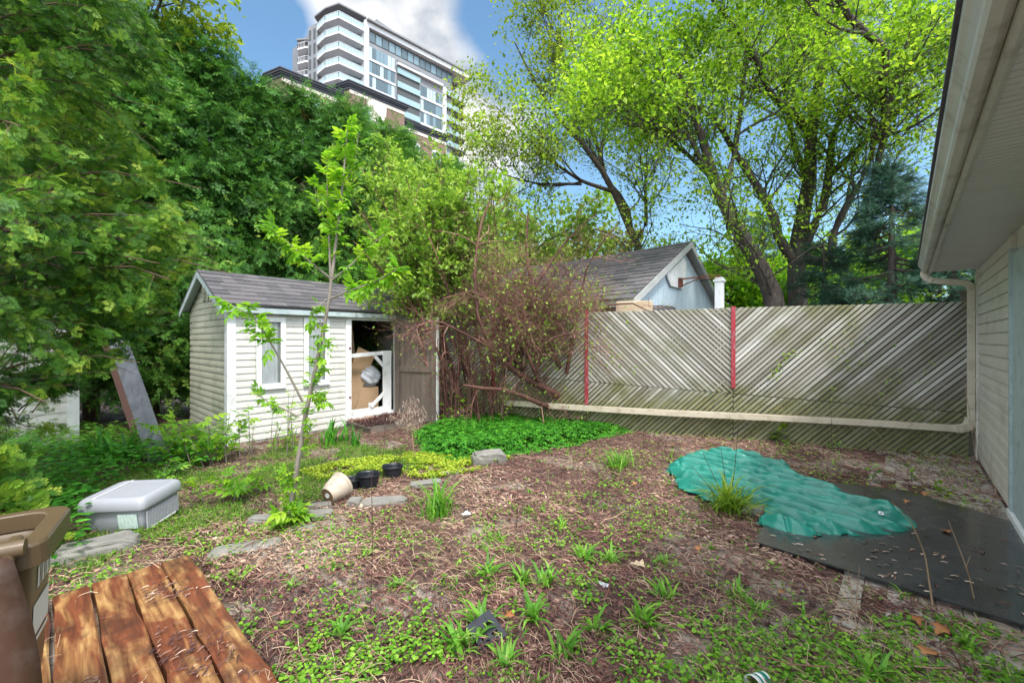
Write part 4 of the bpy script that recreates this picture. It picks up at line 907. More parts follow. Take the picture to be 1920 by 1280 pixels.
def tree(name, label, limbs, base, lv, leaf, size, m_leaf, m_bark, nleaf, droop=.2, tmpl=KITE2, jit=.06, group=None, keep=None, cat='tree', up=(.1, .12, .12), sides=(10, 6, 4, 3), sp=(48, 50, 52), wig=.3):
    th = thing(name, label, cat, tuple(base), group=group); bpy.context.view_layer.update()
    P, r = limbs_of(limbs); items = [(P, r)]
    for k, (n, ln) in enumerate(lv): 
        P, r = grow(P, r, n, ln, sp[k], 6 if k else 8, up[k], wig, .25 if k == 0 else .15, twk=.015); items.append((P, r))
        if keep is not None: ok = keep(P[:, -1]); P = P[ok]; r = r[ok]; items[-1] = (P, r)
    V, F, rr = wood(items, sides); o = build('trunk', V, [F], m_bark, None, rr, True); o.parent = th; o.matrix_parent_inverse = th.matrix_basis.inverted()
    pts, T = along(P, nleaf, .1, jit)
    twigs_n = len(P)
    if keep is not None: ok = keep(pts); pts = pts[ok]; T = T[ok]
    V, F, rr = leaves(pts, T, tmpl, size, droop); o = build('crown', V, [F], m_leaf, None, rr); o.parent = th; o.matrix_parent_inverse = th.matrix_basis.inverted()
    return th
def Ls(pts, r0, r1): return ([W(*p) for p in pts], (r0*(.9 if r0 > .2 else .68), r1*.6))
# big maple on the right (many stems)
Ym = 10.0
m1 = [Ls([(1462, 640, 10), (1455, 570, 10), (1440, 525, 10), (1395, 450, 9.9), (1355, 380, 9.8), (1335, 330, 9.7), (1322, 270, 9.5), (1290, 190, 9.3), (1260, 90, 9)], .33, .04),
      Ls([(1378, 420, 9.9), (1345, 345, 10.4), (1290, 290, 10.8), (1230, 240, 11), (1170, 180, 11)], .12, .02),
      Ls([(1335, 340, 9.7), (1290, 250, 9.5), (1210, 228, 9.2), (1150, 190, 8.9)], .09, .02),
      Ls([(1350, 380, 9.8), (1375, 300, 10.2), (1390, 200, 10.4), (1400, 80, 10.6), (1400, -80, 10.8)], .12, .03)]
b1 = A(*W(1462, 637, 10)); b1[2] = 0; m1[0][0].insert(0, b1)
tree('maple_tree', 'large maple leaning left over the blue garage with stout grey trunk', m1, b1, [(17, 2.3), (8, 1.2), (5, .6)], 'kite', .078, M['maple'], M['bark'], 11, .35, cat='tree', jit=.13, keep=lambda p: p[..., 2] > 2.9)
Y2 = 11.5
m2 = [Ls([(1500, 640, Y2), (1495, 560, Y2), (1492, 480, Y2), (1503, 410, Y2), (1519, 345, 11.2), (1520, 250, 11), (1535, 150, 10.8), (1560, 20, 10.4), (1570, -80, 10.2)], .33, .07),
      Ls([(1495, 500, Y2), (1455, 440, 11.3), (1456, 414, 11.2), (1417, 344, 11), (1374, 281, 10.8), (1345, 225, 10.5), (1300, 200, 10), (1240, 120, 9.5)], .20, .03),
      Ls([(1497, 480, Y2), (1545, 385, 11), (1554, 330, 10.8), (1560, 250, 10.5), (1600, 180, 10.2), (1660, 130, 9.8), (1700, 40, 9.5)], .20, .04),
      Ls([(1500, 480, Y2), (1560, 500, 11), (1560, 440, 10.8), (1590, 380, 10.5), (1625, 320, 10.2), (1650, 230, 10), (1700, 160, 9.7)], .19, .03),
      Ls([(1520, 250, 11), (1480, 207, 10.6), (1445, 180, 10.2), (1415, 105, 9.8), (1370, 40, 9.4), (1300, -40, 9)], .15, .03),
      Ls([(1519, 345, 11.2), (1490, 280, 11.8), (1470, 170, 12.2), (1465, 60, 12.5), (1430, -40, 12.8)], .15, .03),
      Ls([(1520, 240, 11), (1545, 160, 11.4), (1550, 70, 11.8), (1545, -60, 12)], .13, .04),
      Ls([(1554, 330, 10.8), (1640, 250, 10.4), (1700, 190, 9.5), (1780, 150, 8.9), (1830, 60, 8.6)], .12, .03),
      Ls([(1655, 150, 8.6), (1663, 94, 8.2), (1620, 59, 7.8), (1590, 30, 7.5), (1565, -20, 7.2), (1500, -120, 7)], .11, .07)]
b2 = A(*W(1500, 637, Y2)); b2[2] = 0; m2[0][0].insert(0, b2)
m2.append(([W(1640, 330, 9.9), W(1662, 240, 9.2), W(1655, 150, 8.6)], (.07, .065)))
tree('maple_tree', 'widest maple with many dark stems filling the sky left of the house eave', m2, b2, [(16, 2.1), (8, 1.2), (5, .6)], 'kite', .078, M['maple'], M['bark'], 9, .35, jit=.13, keep=lambda p: p[..., 2] > 3.9)
Y3 = 14.0
m3 = [Ls([(1200, 640, Y3), (1205, 520, Y3), (1197, 457, Y3), (1182, 431, Y3), (1152, 360, 13.8), (1122, 307, 13.6), (1085, 262, 13.4), (1040, 215, 13.2), (1000, 150, 13), (965, 80, 12.8)], .23, .03),
      Ls([(1182, 431, Y3), (1175, 380, Y3), (1135, 340, 14.4), (1128, 300, 14.6), (1100, 210, 15), (1080, 120, 15), (1065, 20, 15)], .15, .03),
      Ls([(1197, 445, Y3), (1212, 420, Y3), (1210, 337, 13.6), (1215, 260, 13.4)], .11, .02),
      Ls([(1152, 360, 13.8), (1090, 340, 13.2), (1030, 300, 12.8), (980, 250, 12.6), (930, 200, 12.4)], .10, .02),
      Ls([(1122, 307, 13.6), (1140, 220, 13.2), (1130, 120, 13), (1150, 20, 12.8)], .10, .02),
      Ls([(1090, 345, 13.4), (1010, 345, 13), (950, 330, 12.8), (920, 300, 12.6)], .07, .02),
      Ls([(1085, 262, 13.4), (1075, 160, 13), (1040, 60, 12.8), (1010, 0, 12.6)], .08, .02)]
b3 = A(*W(1200, 637, Y3)); b3[2] = 0; m3[0][0].insert(0, b3)
tree('maple_tree', 'slimmer maple behind the garage ridge with olive young leaves right of the tower', m3, b3, [(15, 2.1), (8, 1.1), (5, .55)], 'kite', .085, M['maple_far'], M['bark'], 8, .35, jit=.13)
# olive deciduous tree top left
Y4 = 8.6
m4 = [Ls([(175, 640, Y4), (180, 400, Y4), (187, 250, Y4), (205, 100, Y4), (225, -60, Y4), (235, -200, 8.4)], .16, .05),
      Ls([(187, 250, Y4), (135, 150, 8.2), (85, 60, 8), (25, -60, 7.8)], .08, .02), Ls([(195, 180, Y4), (255, 100, 8.3), (295, 20, 8.2), (325, -60, 8)], .08, .02),
      Ls([(187, 260, Y4), (265, 200, 8.9), (325, 150, 9), (365, 110, 9)], .07, .02), Ls([(195, 200, Y4), (155, 90, 8.2), (140, 0, 8), (125, -120, 8)], .08, .02)]
b4 = A(*W(175, 637, Y4)); b4[2] = 0; m4[0][0].insert(0, b4)
tree('deciduous_tree', 'olive green leafed tree rising above the cedars at the upper left', m4, b4, [(9, 1.3), (7, .8), (6, .42)], 'kite', .095, M['maple_far'], M['bark'], 8, .3, keep=lambda p: p[..., 2] > 3.4)
# background lime trees, dark evergreens far back to close the horizon
def puff_tree(name, label, px, Y, top, rad, m_leaf, n=9000, size=.22, trunk=.18, group=None, zmin=.3, tm=KITE2):
    x = (px-960)/FPX*Y; H = EYE+(HOR-top)/FPX*Y; c = A(x, Y, 0)
    Lm = [([c, c+UP*H*.4, c+UP*H*.9+A(.2, 0, 0)], (trunk, .04))]
    for i in range(7):
        a = i*2.4; z = H*(.3+.07*i); Lm.append(([c+UP*z, c+UP*(z+H*.12)+A(math.cos(a), math.sin(a), 0)*rad*.5, c+UP*(z+H*.2)+A(math.cos(a), math.sin(a), 0)*rad*.95], (trunk*.5, .02)))
    k = max(3, int((n/(8*12*6))**.5))
    return tree(name, label, Lm, c, [(12, rad*.55), (max(3, n//(8*12*9*3)), rad*.3), (3, rad*.16)], 'kite', size, m_leaf, M['bark'], 9, .2, tmpl=tm, jit=rad*.05, group=group, sides=(7, 4, 3, 3))
puff_tree('lime_tree', 'bright lime green tree low behind the white vent post', 1395, 15, 485, 2.0, M['limeleaf'], 14000, .17)
puff_tree('lime_tree', 'bright lime green bush just right of the leaning maple trunk', 1560, 17, 470, 2.6, M['limeleaf'], 14000, .19)
puff_tree('lime_tree', 'pale green tree between the two maples above the garage apex', 1290, 26, 500, 3.0, M['limeleaf'], 8000, .25)
puff_tree('lime_tree', 'light green tree far behind the brown tangled shrub', 960, 19, 390, 3.6, M['bushleaf'], 14000, .2)
puff_tree('lime_tree', 'olive tree in the distance left of the garage roof', 1080, 20, 440, 3.0, M['maple_far'], 12000, .2)
puff_tree('lime_tree', 'green tree far off behind the spruce beside the house', 1760, 22, 430, 4.0, M['maple'], 12000, .25)
puff_tree('lime_tree', 'dark green tree far behind the outbuilding', 120, 16, 260, 3.8, M['cedar'], 12000, .22)
# ------------------------------------------------------------ spruces
def spruce(label, px, Y, top, rad, n=46, lo=.35, name='spruce_tree', dens=1.0):
    x = (px-960)/FPX*Y; H = EYE+(HOR-top)/FPX*Y; c = A(x, Y, 0); th = thing(name, label, 'tree', tuple(c)); bpy.context.view_layer.update()
    P0 = np.stack([c+UP*H*k/9 for k in range(10)])[None]; r0 = np.linspace(.14, .015, 10)[None]
    Bs = []; RR = []
    nb = int(n*H/3)
    for i in range(nb):
        f_ = lo+(1-lo)*((i+rng.random())/nb); z = H*f_; a = rng.random()*6.283; L_ = rad*(1-f_)/(1-lo)*(.75+.4*rng.random())+.12
        d = A(math.cos(a), math.sin(a), 0); Bs.append(np.stack([c+UP*z+d*L_*k/5+UP*L_*(.10*(k/5)-.45*(k/5)**1.0+.30*(k/5)**3) for k in range(6)])); RR.append(np.linspace(.022, .004, 6))
    B1 = np.stack(Bs); R1 = np.stack(RR); B2, R2 = grow(B1, R1, 10, rad*.32, 52, 5, -.04, .12, .15, .5, flat=.6)
    V, F, rr = wood([(P0, r0), (B1, R1), (B2, R2)], (8, 4, 3)); o = build('trunk', V, [F], M['bark'], None, rr, True); o.parent = th; o.matrix_parent_inverse = th.matrix_basis.inverted()
    p1, t1 = along(B2, int(7*dens), .1, .03); p2, t2 = along(B1, int(12*dens), .3, .03); p = np.vstack([p1, p2]); T = np.vstack([t1, t2])
    V, F, rr = scatter(NEED[0], NEED[1], p, nrm(T+rdir(len(p))*.5), UP+rdir(len(p))*.3, .17*(.7+.6*rng.random(len(p))))
    o = build('crown', V, [F], M['spruce'], None, rr); o.parent = th; o.matrix_parent_inverse = th.matrix_basis.inverted()
spruce('blue green spruce standing behind the lattice fence left of the downspout', 1672, 8.4, 315, 1.5, 60, .22, dens=1.5)
spruce('smaller dark spruce at the foot of the big maple trunk', 1545, 9.8, 455, 1.3, 60, .15)
spruce('blue green spruce partly hidden by the house eave', 1790, 7.6, 420, 1.2, 50, .2, dens=1.4)
spruce('thin dark spruce top behind the leaning maple', 1430, 16, 400, 1.5, 40, .2)
# ------------------------------------------------------------ cedars
def cedar(label, c, H, rad, nb, tm, size, mleaf, lo=.03, nl=14, keep=None, name='cedar_tree', droop=.35, group=None, power=.6, dead=0, lean=(0, 0)):
    c = A(*c); th = thing(name, label, 'tree', tuple(c), group=group); bpy.context.view_layer.update(); ln = A(lean[0], lean[1], 0)
    P0 = np.stack([c+UP*H*k/11+ln*(k/11)**1.5 for k in range(12)])[None]; r0 = np.linspace(.12, .012, 12)[None]
    f_ = lo+(1-lo)*rng.random(nb); a = rng.random(nb)*6.283; L_ = rad*((1-f_)**power)*(.7+.45*rng.random(nb))+.1
    d = np.stack([np.cos(a), np.sin(a), 0*a], -1); k = (np.arange(6)/5)[None, :, None]
    B1 = (c+UP*(H*f_)[:, None]+ln*(f_**1.5)[:, None])[:, None]+d[:, None]*L_[:, None, None]*k+UP*(L_[:, None, None]*(.5*k-.38*k**2))+rng.normal(size=(nb, 6, 3))*.02
    R1 = np.linspace(.02, .004, 6)[None].repeat(nb, 0)*(L_/rad)[:, None].clip(.3, 1)
    B2, R2 = grow(B1, R1, 8, rad*.34, 45, 5, .02, .2, .2, .5, flat=.3)
    if keep is not None: k1 = keep(B1[:, 4]); k2 = keep(B2[:, 2]); B1 = B1[k1]; R1 = R1[k1]; B2 = B2[k2]; R2 = R2[k2]
    V, F, rr = wood([(P0, r0), (B1, R1), (B2, R2)], (9, 5, 3)); o = build('trunk', V, [F], M['bark_cedar'], None, rr, True); o.parent = th; o.matrix_parent_inverse = th.matrix_basis.inverted()
    p, T = along(B2, nl, .05, size*.35)
    if keep is not None: ok = keep(p); p = p[ok]; T = T[ok]
    n = len(p); x = nrm(T+nrm(p-(c+UP*p[:, 2:3]*A(0, 0, 1)))*.4*A(1, 1, 0)+rdir(n)*.45+A(0, 0, -droop)); s_ = size*(.6+.8*rng.random(n))
    # outermost tips are young and yellow-green
    rad_ = np.hypot(p[:, 0]-c[0], p[:, 1]-c[1]); rn = np.clip(rng.normal(.42, .2, n)+.25*(rad_/rad-.6), 0, 1)
    V, F, rr = scatter(tm[0], tm[1], p, x, nrm(rdir(n)+A(0, 0, .5)), s_, rn)
    o = build('crown', V, [F], mleaf, None, rr); o.parent = th; o.matrix_parent_inverse = th.matrix_basis.inverted()
    if dead:
        for q in rng.integers(0, n, dead):
            pp = p[q]+rng.normal(size=(14, 3))*.06; V, F, rr = scatter(SPR_M[0], SPR_M[1], pp, nrm(rdir(14)*.5+A(0, 0, -1)), rdir(14), size*.9*np.ones(14))
            o = build('dead_spray', V, [F], M['deadcedar'], None, rr); o.parent = th; o.matrix_parent_inverse = th.matrix_basis.inverted()
hedge = [(40, 7.2, -60, 1.5, 'leftmost tall cedar of the hedge rising out of the frame'), (170, 7.8, 0, 1.4, 'tall cedar of the hedge behind the small outbuilding'), (285, 8.2, 75, 1.4, 'hedge cedar directly behind the leaning grey board'),
         (385, 8.8, 105, 1.35, 'hedge cedar with bare trunk above the left end of the shed roof'), (470, 9.3, 175, 1.3, 'hedge cedar left of the brown brick building gable'), (560, 9.9, 200, 1.35, 'hedge cedar rising in front of the brick balcony'),
         (655, 10.4, 212, 1.35, 'hedge cedar behind the tip of the ash sapling'), (735, 11.0, 258, 1.3, 'hedge cedar below the right end of the brick building'), (820, 11.8, 312, 1.4, 'last cedar of the hedge under the tower balconies')]
for px, Y, top, rad, lbl in hedge:
    cedar(lbl, A((px-960)/FPX*Y, Y, 0), EYE+(HOR-top)/FPX*Y, rad, 190, SPR_F, .26, M['cedar'], .05, 10, group='cedars of the hedge behind the shed', dead=3, droop=.5)
cedar('near cedar whose bright sprays hang across the left side of the yard', A(-4.9, 3.7, 0), 8.5, 2.1, 330, SPR_N, .112, M['cedar_near'], .02, 40, droop=.5, power=.35, dead=2,
      keep=lambda p: (p[..., 0] > -5.6) & (p[..., 1] > .9) & (p[..., 1] < 4.9) & (p[..., 2] < 6.3) & (p[..., 0] < -.80*p[..., 1]-1.35*np.clip(1.95-p[..., 2], 0, 1.0)-.30*np.clip(p[..., 2]-2.8, 0, 9)+.85*vnoise(p[..., 1]*1.1+p[..., 2]*.9, p[..., 2]*1.5, 5)+.3*vnoise(p[..., 1]*3, p[..., 2]*4, 6)-.55))
cedar('small young cedar with pale tips at the far left beside the bin', A(-4.0, 2.35, 0), 1.15, .8, 90, SPR_N, .13, M['cedar_near'], .05, 14, droop=.15, power=.5, keep=lambda p: (p[..., 1] > 1.1) & (p[..., 0] < -1.10*p[..., 1]+.05))
# ------------------------------------------------------------ shrubs in the middle
def shrub(name, label, base, stems, lv, m_leaf, nleaf, size, spread=1.0, trunk=None, tm=KITE2, cat='shrub', droop=0, wig=.35, up=(.12, .1, .05), leafy=1.0, keep=None, jit=.03):
    th = thing(name, label, cat, tuple(base)); bpy.context.view_layer.update()
    P, r = limbs_of(stems, 10); items = [(P, r)]
    for k, (n, ln) in enumerate(lv): P, r = grow(P, r, n, ln, 45+5*k, 6, up[k], wig, .2, rk=.7, twk=(.01, .013, .018)[k]); items.append((P, r))
    if keep is not None:
        items = [items[0]]+[(p[keep(p[:, -1])], q[keep(p[:, -1])]) for p, q in items[1:]]; P = items[-1][0]
    V, F, rr = wood(items, (8, 5, 3, 3)); n0 = len(items[0][0])*9*8; rr[:n0] *= .3; o = build('stems', V, [F], M['twig'], None, rr, True); o.parent = th; o.matrix_parent_inverse = th.matrix_basis.inverted()
    if nleaf:
        p, T = along(P, nleaf, .3, jit); ok = rng.random(len(p)) < leafy; p = p[ok]; T = T[ok]; V, F, rr = leaves(p, T, tm, size, droop)
        o = build('crown', V, [F], m_leaf, None, rr); o.parent = th; o.matrix_parent_inverse = th.matrix_basis.inverted()
    return th
# brown tangle: leaning old trunk and arching twigs
bt = A(*G(1068, 775)); 
St = [([bt, W(1040, 735, 7.1), W(1000, 718, 7.1), W(955, 690, 7.0), W(925, 655, 6.9), W(895, 630, 6.8)], (.10, .035)),
      ([bt+A(-.1, .1, 0), W(1020, 760, 7.0), W(965, 735, 6.8), W(915, 722, 6.6), W(890, 735, 6.5), W(868, 722, 6.4)], (.07, .02)),
      ([bt+A(.05, .1, 0), W(1062, 700, 7.2), W(1020, 640, 7.2), W(1000, 560, 7.2), W(985, 470, 7.1), W(990, 400, 7.0)], (.06, .012)),
      ([bt, W(1010, 720, 7.0), W(975, 620, 6.9), W(930, 560, 6.8), W(880, 540, 6.7), W(830, 560, 6.6)], (.05, .01)),
      ([W(925, 655, 6.9), W(895, 600, 6.8), W(890, 500, 6.8), W(900, 420, 6.9), W(930, 350, 7)], (.035, .01)),
      ([W(925, 655, 6.9), W(860, 620, 6.6), W(820, 600, 6.4), W(780, 610, 6.2), W(745, 640, 6.1)], (.03, .006)),
      ([bt, W(1080, 650, 7.2), W(1120, 580, 7.1), W(1170, 560, 6.9), W(1230, 590, 6.8)], (.04, .008)),
      ([W(1062, 700, 7.2), W(1080, 600, 7), W(1100, 500, 6.9), W(1130, 450, 6.8), W(1160, 420, 6.7)], (.035, .008)),
      ([W(955, 690, 7), W(990, 560, 6.8), W(1040, 480, 6.7), W(1080, 430, 6.6), W(1120, 400, 6.5)], (.035, .008)),
      ([W(1000, 718, 7.1), W(1020, 640, 6.6), W(1080, 620, 6.4), W(1120, 660, 6.3)], (.03, .006))]
for i in range(78):
    an_ = rng.uniform(-2.9, .25) if i % 3 else rng.uniform(-.3, .3); st0 = bt+(W(925, 655, 6.9)-bt)*rng.random()*.95; rr_ = rng.uniform(.7, 1.7); hh_ = rng.uniform(.7, 1.9)
    d_ = A(math.cos(an_) if i % 3 else 1.0, math.sin(an_)*.5, 0)
    St.append(([st0, st0+d_*rr_*.25+UP*hh_*.6, st0+d_*rr_*.65+UP*hh_, st0+d_*rr_+UP*hh_*(.75-.3*rng.random())], (.013, .003)))
shrub('tangled_shrub', 'brown bare tangled shrub with a leaning trunk in front of the lattice fence', bt, St, [(11, .9), (7, .55), (4, .3)], M['bushleaf'], 3, .045, leafy=.12, wig=.75, up=(.0, -.05, -.05), jit=.015)
# dense vertical canes near shed right end
Sc = []
for i in range(46):
    px = rng.uniform(825, 960); Y = rng.uniform(7.0, 7.7); b = A((px-960)/FPX*Y, Y, 0); h_ = rng.uniform(.9, 2.1)
    Sc.append(([b, b+A(rng.normal()*.08, 0, h_*.6), b+A(rng.normal()*.25, rng.normal()*.1, h_)], (.008, .003)))
shrub('cane_shrub', 'thicket of upright reddish canes beside the open shed door', A(-.6, 7.3, 0), Sc, [(4, .4)], M['bushleaf'], 2, .05, leafy=.2, wig=.3)
# tall green willow-like bush
Sg = []
for i in range(44):
    px0 = rng.uniform(800, 960); Y = rng.uniform(7.6, 8.6); b = A((px0-960)/FPX*Y, Y, 0); t_ = W(rng.uniform(660, 960), rng.uniform(285, 480), Y+rng.normal()*.4)
    Sg.append(([b, b*.5+t_*.5+A(0, 0, .5), t_], (.03, .006)))
shrub('leafy_bush', 'tall fresh green bush with fine upright twigs behind the shed door', A(-.9, 8.1, 0), Sg, [(9, .8), (5, .42), (3, .22)], M['bushleaf'], 7, .075, wig=.28, jit=.03, keep=lambda p: p[:, 2] > 1.9)
# brown leafless bush near the shed roof
Sd = []
for i in range(22):
    b = A(rng.uniform(-1.6, -.4), rng.uniform(8.3, 8.9), 0); t_ = W(rng.uniform(700, 900), rng.uniform(430, 560), 8.4); Sd.append(([b, b*.5+t_*.5+A(0, 0, .4), t_], (.02, .004)))
shrub('bare_bush', 'brown leafless bush spilling over the right end of the shed roof', A(-1, 8.6, 0), Sd, [(8, .7), (6, .35)], M['bushleaf'], 2, .05, leafy=.3, wig=.45)
# ------------------------------------------------------------ ash sapling in the middle
def compound(n=5, drop=.25):
    V = []; F = []
    def lf(p, a, l, z):
        i = len(V); ca, sa = math.cos(a), math.sin(a)
        for x, y, zz in LEAF[0]: V.append((p[0]+(x*ca-y*sa)*l, p[1]+(x*sa+y*ca)*l, p[2]+zz*l-z*x*x*l))
        F.extend([[q+i for q in f_] for f_ in LEAF[1]])
    lf((.55, 0, -.06), 0, .52, drop)
    for x, s_ in ((.5, 1), (.5, -1), (.24, 1), (.24, -1))[:n-1]: lf((x, 0, -.03*x), s_*R(52), .42, drop+.1)
    i = len(V); V.extend([(0, .01, 0), (0, -.01, 0), (.6, -.008, -.05), (.6, .008, -.05)]); F.extend([[i, i+1, i+2], [i, i+2, i+3]])
    return np.array(V), F
COMP = compound()
COMP3 = compound(3)
sp_ = A(*G(540, 988)); Ys = sp_[1]
th = thing('ash_sapling', 'slender sapling with fresh lime compound leaves in the middle of the yard', 'sapling', tuple(sp_)); bpy.context.view_layer.update()
SB = [([sp_, W(546, 945, Ys), W(553, 900, Ys), W(575, 765, Ys), W(590, 700, Ys), W(608, 610, Ys), W(618, 560, Ys), W(622, 515, Ys)], (.023, .012)),
      ([W(622, 520, Ys), W(632, 440, Ys), W(642, 350, Ys-.05), W(652, 240, Ys-.1)], (.015, .004)), ([W(620, 530, Ys), W(617, 450, Ys), W(614, 370, Ys), W(612, 300, Ys)], (.011, .003)),
      ([W(567, 752, Ys), W(535, 690, Ys-.1), W(500, 630, Ys-.2), W(470, 590, Ys-.25), W(435, 572, Ys-.3)], (.010, .003)), ([W(617, 520, Ys), W(580, 490, Ys-.1), W(540, 455, Ys-.15), W(510, 432, Ys-.2)], (.009, .003)),
      ([W(620, 560, Ys), W(655, 545, Ys-.1), W(700, 530, Ys-.15), W(745, 505, Ys-.2)], (.009, .003)), ([W(622, 525, Ys), W(655, 500, Ys), W(690, 465, Ys+.05), W(720, 440, Ys+.05)], (.008, .003)),
      ([W(561, 782, Ys), W(530, 765, Ys-.05), W(505, 755, Ys-.1), W(482, 738, Ys-.15)], (.007, .003)), ([W(600, 600, Ys), W(610, 660, Ys-.1), W(600, 700, Ys-.1)], (.005, .002)),
      ([W(585, 720, Ys), W(597, 745, Ys-.05), W(612, 752, Ys-.1)], (.004, .002)), ([W(632, 440, Ys), W(600, 400, Ys), W(590, 350, Ys)], (.005, .002)), ([W(642, 350, Ys), W(665, 310, Ys), W(672, 250, Ys)], (.005, .002)),
      ([W(613, 560, Ys), W(590, 580, Ys-.1), W(580, 600, Ys-.1)], (.004, .002)), ([W(548, 930, Ys), W(540, 905, Ys-.05), W(532, 890, Ys-.1)], (.004, .002)), ([W(555, 880, Ys), W(575, 835, Ys), W(583, 790, Ys-.05)], (.004, .002))]
P, r = limbs_of(SB, 12); V, F = tubes(P, r, 8); o = build('trunk', V, [F], M['bark_sap'], None, rng.random(len(F)), True); o.parent = th; o.matrix_parent_inverse = th.matrix_basis.inverted()
pts = []; dirs = []; sz = []
def cl(b, t0, t1, n, s_, k=2):
    n = int(n*1.35); k += 1
    for i in range(n):
        t_ = (t0+(t1-t0)*i/max(n-1, 1))*(11-.001); j = min(int(t_), 10); p = P[b, j]*(1-(t_-j))+P[b, j+1]*(t_-j); T = nrm(P[b, j+1]-P[b, j])
        for m in range(k): pts.append(p); dirs.append(nrm(T*.5+rdir(1)[0]*.9+A(0, 0, .1))); sz.append(s_*(.75+.5*rng.random()))
for b, t0, t1, n, s_, k in ((1, .25, 1, 14, .19, 3), (2, .2, 1, 11, .17, 3), (3, .55, 1, 7, .20, 3), (4, .3, 1, 7, .19, 3), (5, .25, 1, 9, .19, 4), (6, .3, 1, 6, .17, 3), (7, .3, 1, 5, .15, 3), (8, .3, 1, 5, .15, 3), (9, .3, 1, 4, .15, 3), (10, .3, 1, 4, .16, 2), (11, .3, 1, 4, .16, 2), (12, .3, 1, 3, .15, 2), (13, .2, 1, 4, .15, 3), (14, .3, 1, 4, .13, 2), (0, .02, .1, 3, .16, 5), (0, .4, .7, 7, .15, 2)): cl(b, t0, t1, n, s_, k)
V, F, rr = scatter(COMP[0], COMP[1], np.array(pts), np.array(dirs), UP+rdir(len(pts))*.35, np.array(sz)*.64)
o = build('crown', V, [F], M['sapleaf'], None, rr); o.parent = th; o.matrix_parent_inverse = th.matrix_basis.inverted()
# ------------------------------------------------------------ timber platform lower left
PC = A(-2.14, 2.80, 0); PA = nrm(A(1.17, -1.05, 0)); PB = A(-PA[1], PA[0], 0)*-1
if PB[0] > 0: PB = -PB
ang = math.atan2(PA[1], PA[0])
pf = thing('timber_platform', 'platform of wet orange brown timbers lying on the ground beside the bin', 'platform', tuple(PC), ang); bpy.context.view_layer.update()
for i in range(8):
    L_ = 2.1+.1*rng.random(); w_ = .148; dv = .0
    mb = MB(); n = 14; V = []
    sgn = 1 if PB@A(-math.sin(ang), math.cos(ang), 0) > 0 else -1
    y0 = sgn*(i*.157+.002); y1 = sgn*(i*.157+w_); yy = sorted((y0, y1))
    xs = np.linspace(.0+(.01*rng.random()), L_, n)
    e = [(xs[k], yy[0]+.004*rng.normal(), yy[1]+.004*rng.normal(), .08+.004*math.sin(k*.7+i)) for k in range(n)]
    for x, a, b, z in e: V += [(x, a, .005), (x, b, .005), (x, b, z-.006), (x, b-.008, z), (x, a+.008, z), (x, a, z-.006)]
    F4 = [[k*6+j, k*6+(j+1) % 6, (k+1)*6+(j+1) % 6, (k+1)*6+j] for k in range(n-1) for j in range(6)]
    mb.add(np.array(V), F4, rng.random()*7); mb.add(np.array(V)[:6], [[5, 4, 3, 2, 1, 0]], 1.0); mb.add(np.array(V)[-6:], [[0, 1, 2, 3, 4, 5]], 1.0)
    o = mb.out('timber', M['wetwood']); o.parent = pf
# ------------------------------------------------------------ wheelie bin
BR = A(-1.49, 1.42, 0)                        # far right rim corner in plan
bp = nrm(A(.60, -.80, 0)); bw = nrm(A(-.80, -.60, 0))  # towards camera, to the left
bi = thing('wheelie_bin', 'brown wheeled organics bin with its lid flipped open at the lower left', 'bin', tuple(BR)); bpy.context.view_layer.update()
def ring(c0, w_, d_, z, rr_, n=6):
    """rounded rectangle from far right corner"""
    P = []
    for cx, cy, a0_ in ((rr_, rr_, 180), (w_-rr_, rr_, 270), (w_-rr_, d_-rr_, 0), (rr_, d_-rr_, 90)):
        for k in range(n): a = R(a0_+90*k/(n-1)); P.append(c0+bw*(cx+rr_*math.cos(a))+bp*(cy+rr_*math.sin(a))+UP*z)
    return P
def loft(mb, rings, close=False, r=.5):
    n = len(rings[0]); V = np.array([q for g in rings for q in g])
    F = [[i*n+j, i*n+(j+1) % n, (i+1)*n+(j+1) % n, (i+1)*n+j] for i in range(len(rings)-1) for j in range(n)]
    mb.add(V, F, r)
def bring(ins, z, rr_=.055): return ring(BR+(bw+bp)*ins, .50-2*ins, .34-2*ins, z, rr_)
mb = MB(); loft(mb, [bring(.10, .03), bring(.085, .05), bring(.04, .55), bring(.030, .86), bring(.028, .90), bring(.034, .90), bring(.036, .86), bring(.05, .5), bring(.10, .07)])
mb.add(bring(.10, .07), [list(range(24))]); child(mb, 'body', M['bin'], bi, smooth=True)
mb = MB(); loft(mb, [bring(.024, .90), bring(-.004, .885), bring(-.010, .886), bring(-.008, .94), bring(-.003, .948), bring(.034, .95), bring(.038, .946), bring(.038, .90), bring(.024, .90)]); child(mb, 'rim', M['bin'], bi)
def Bp(a, b, z): return BR+bw*a+bp*b+UP*z
mb = MB(); mb.tube([Bp(.02, .37, .955), Bp(.48, .37, .955)], .022, 12); child(mb, 'hinge_bar', M['bin'], bi, smooth=True)
mb = MB()
for a in (.05, .16, .34, .45): mb = MB(); mb.box(Bp(a, .345, .945), (.028, .09, .05), [bw, bp, UP]); child(mb, 'hinge', M['bin'], bi, bevel=.008)
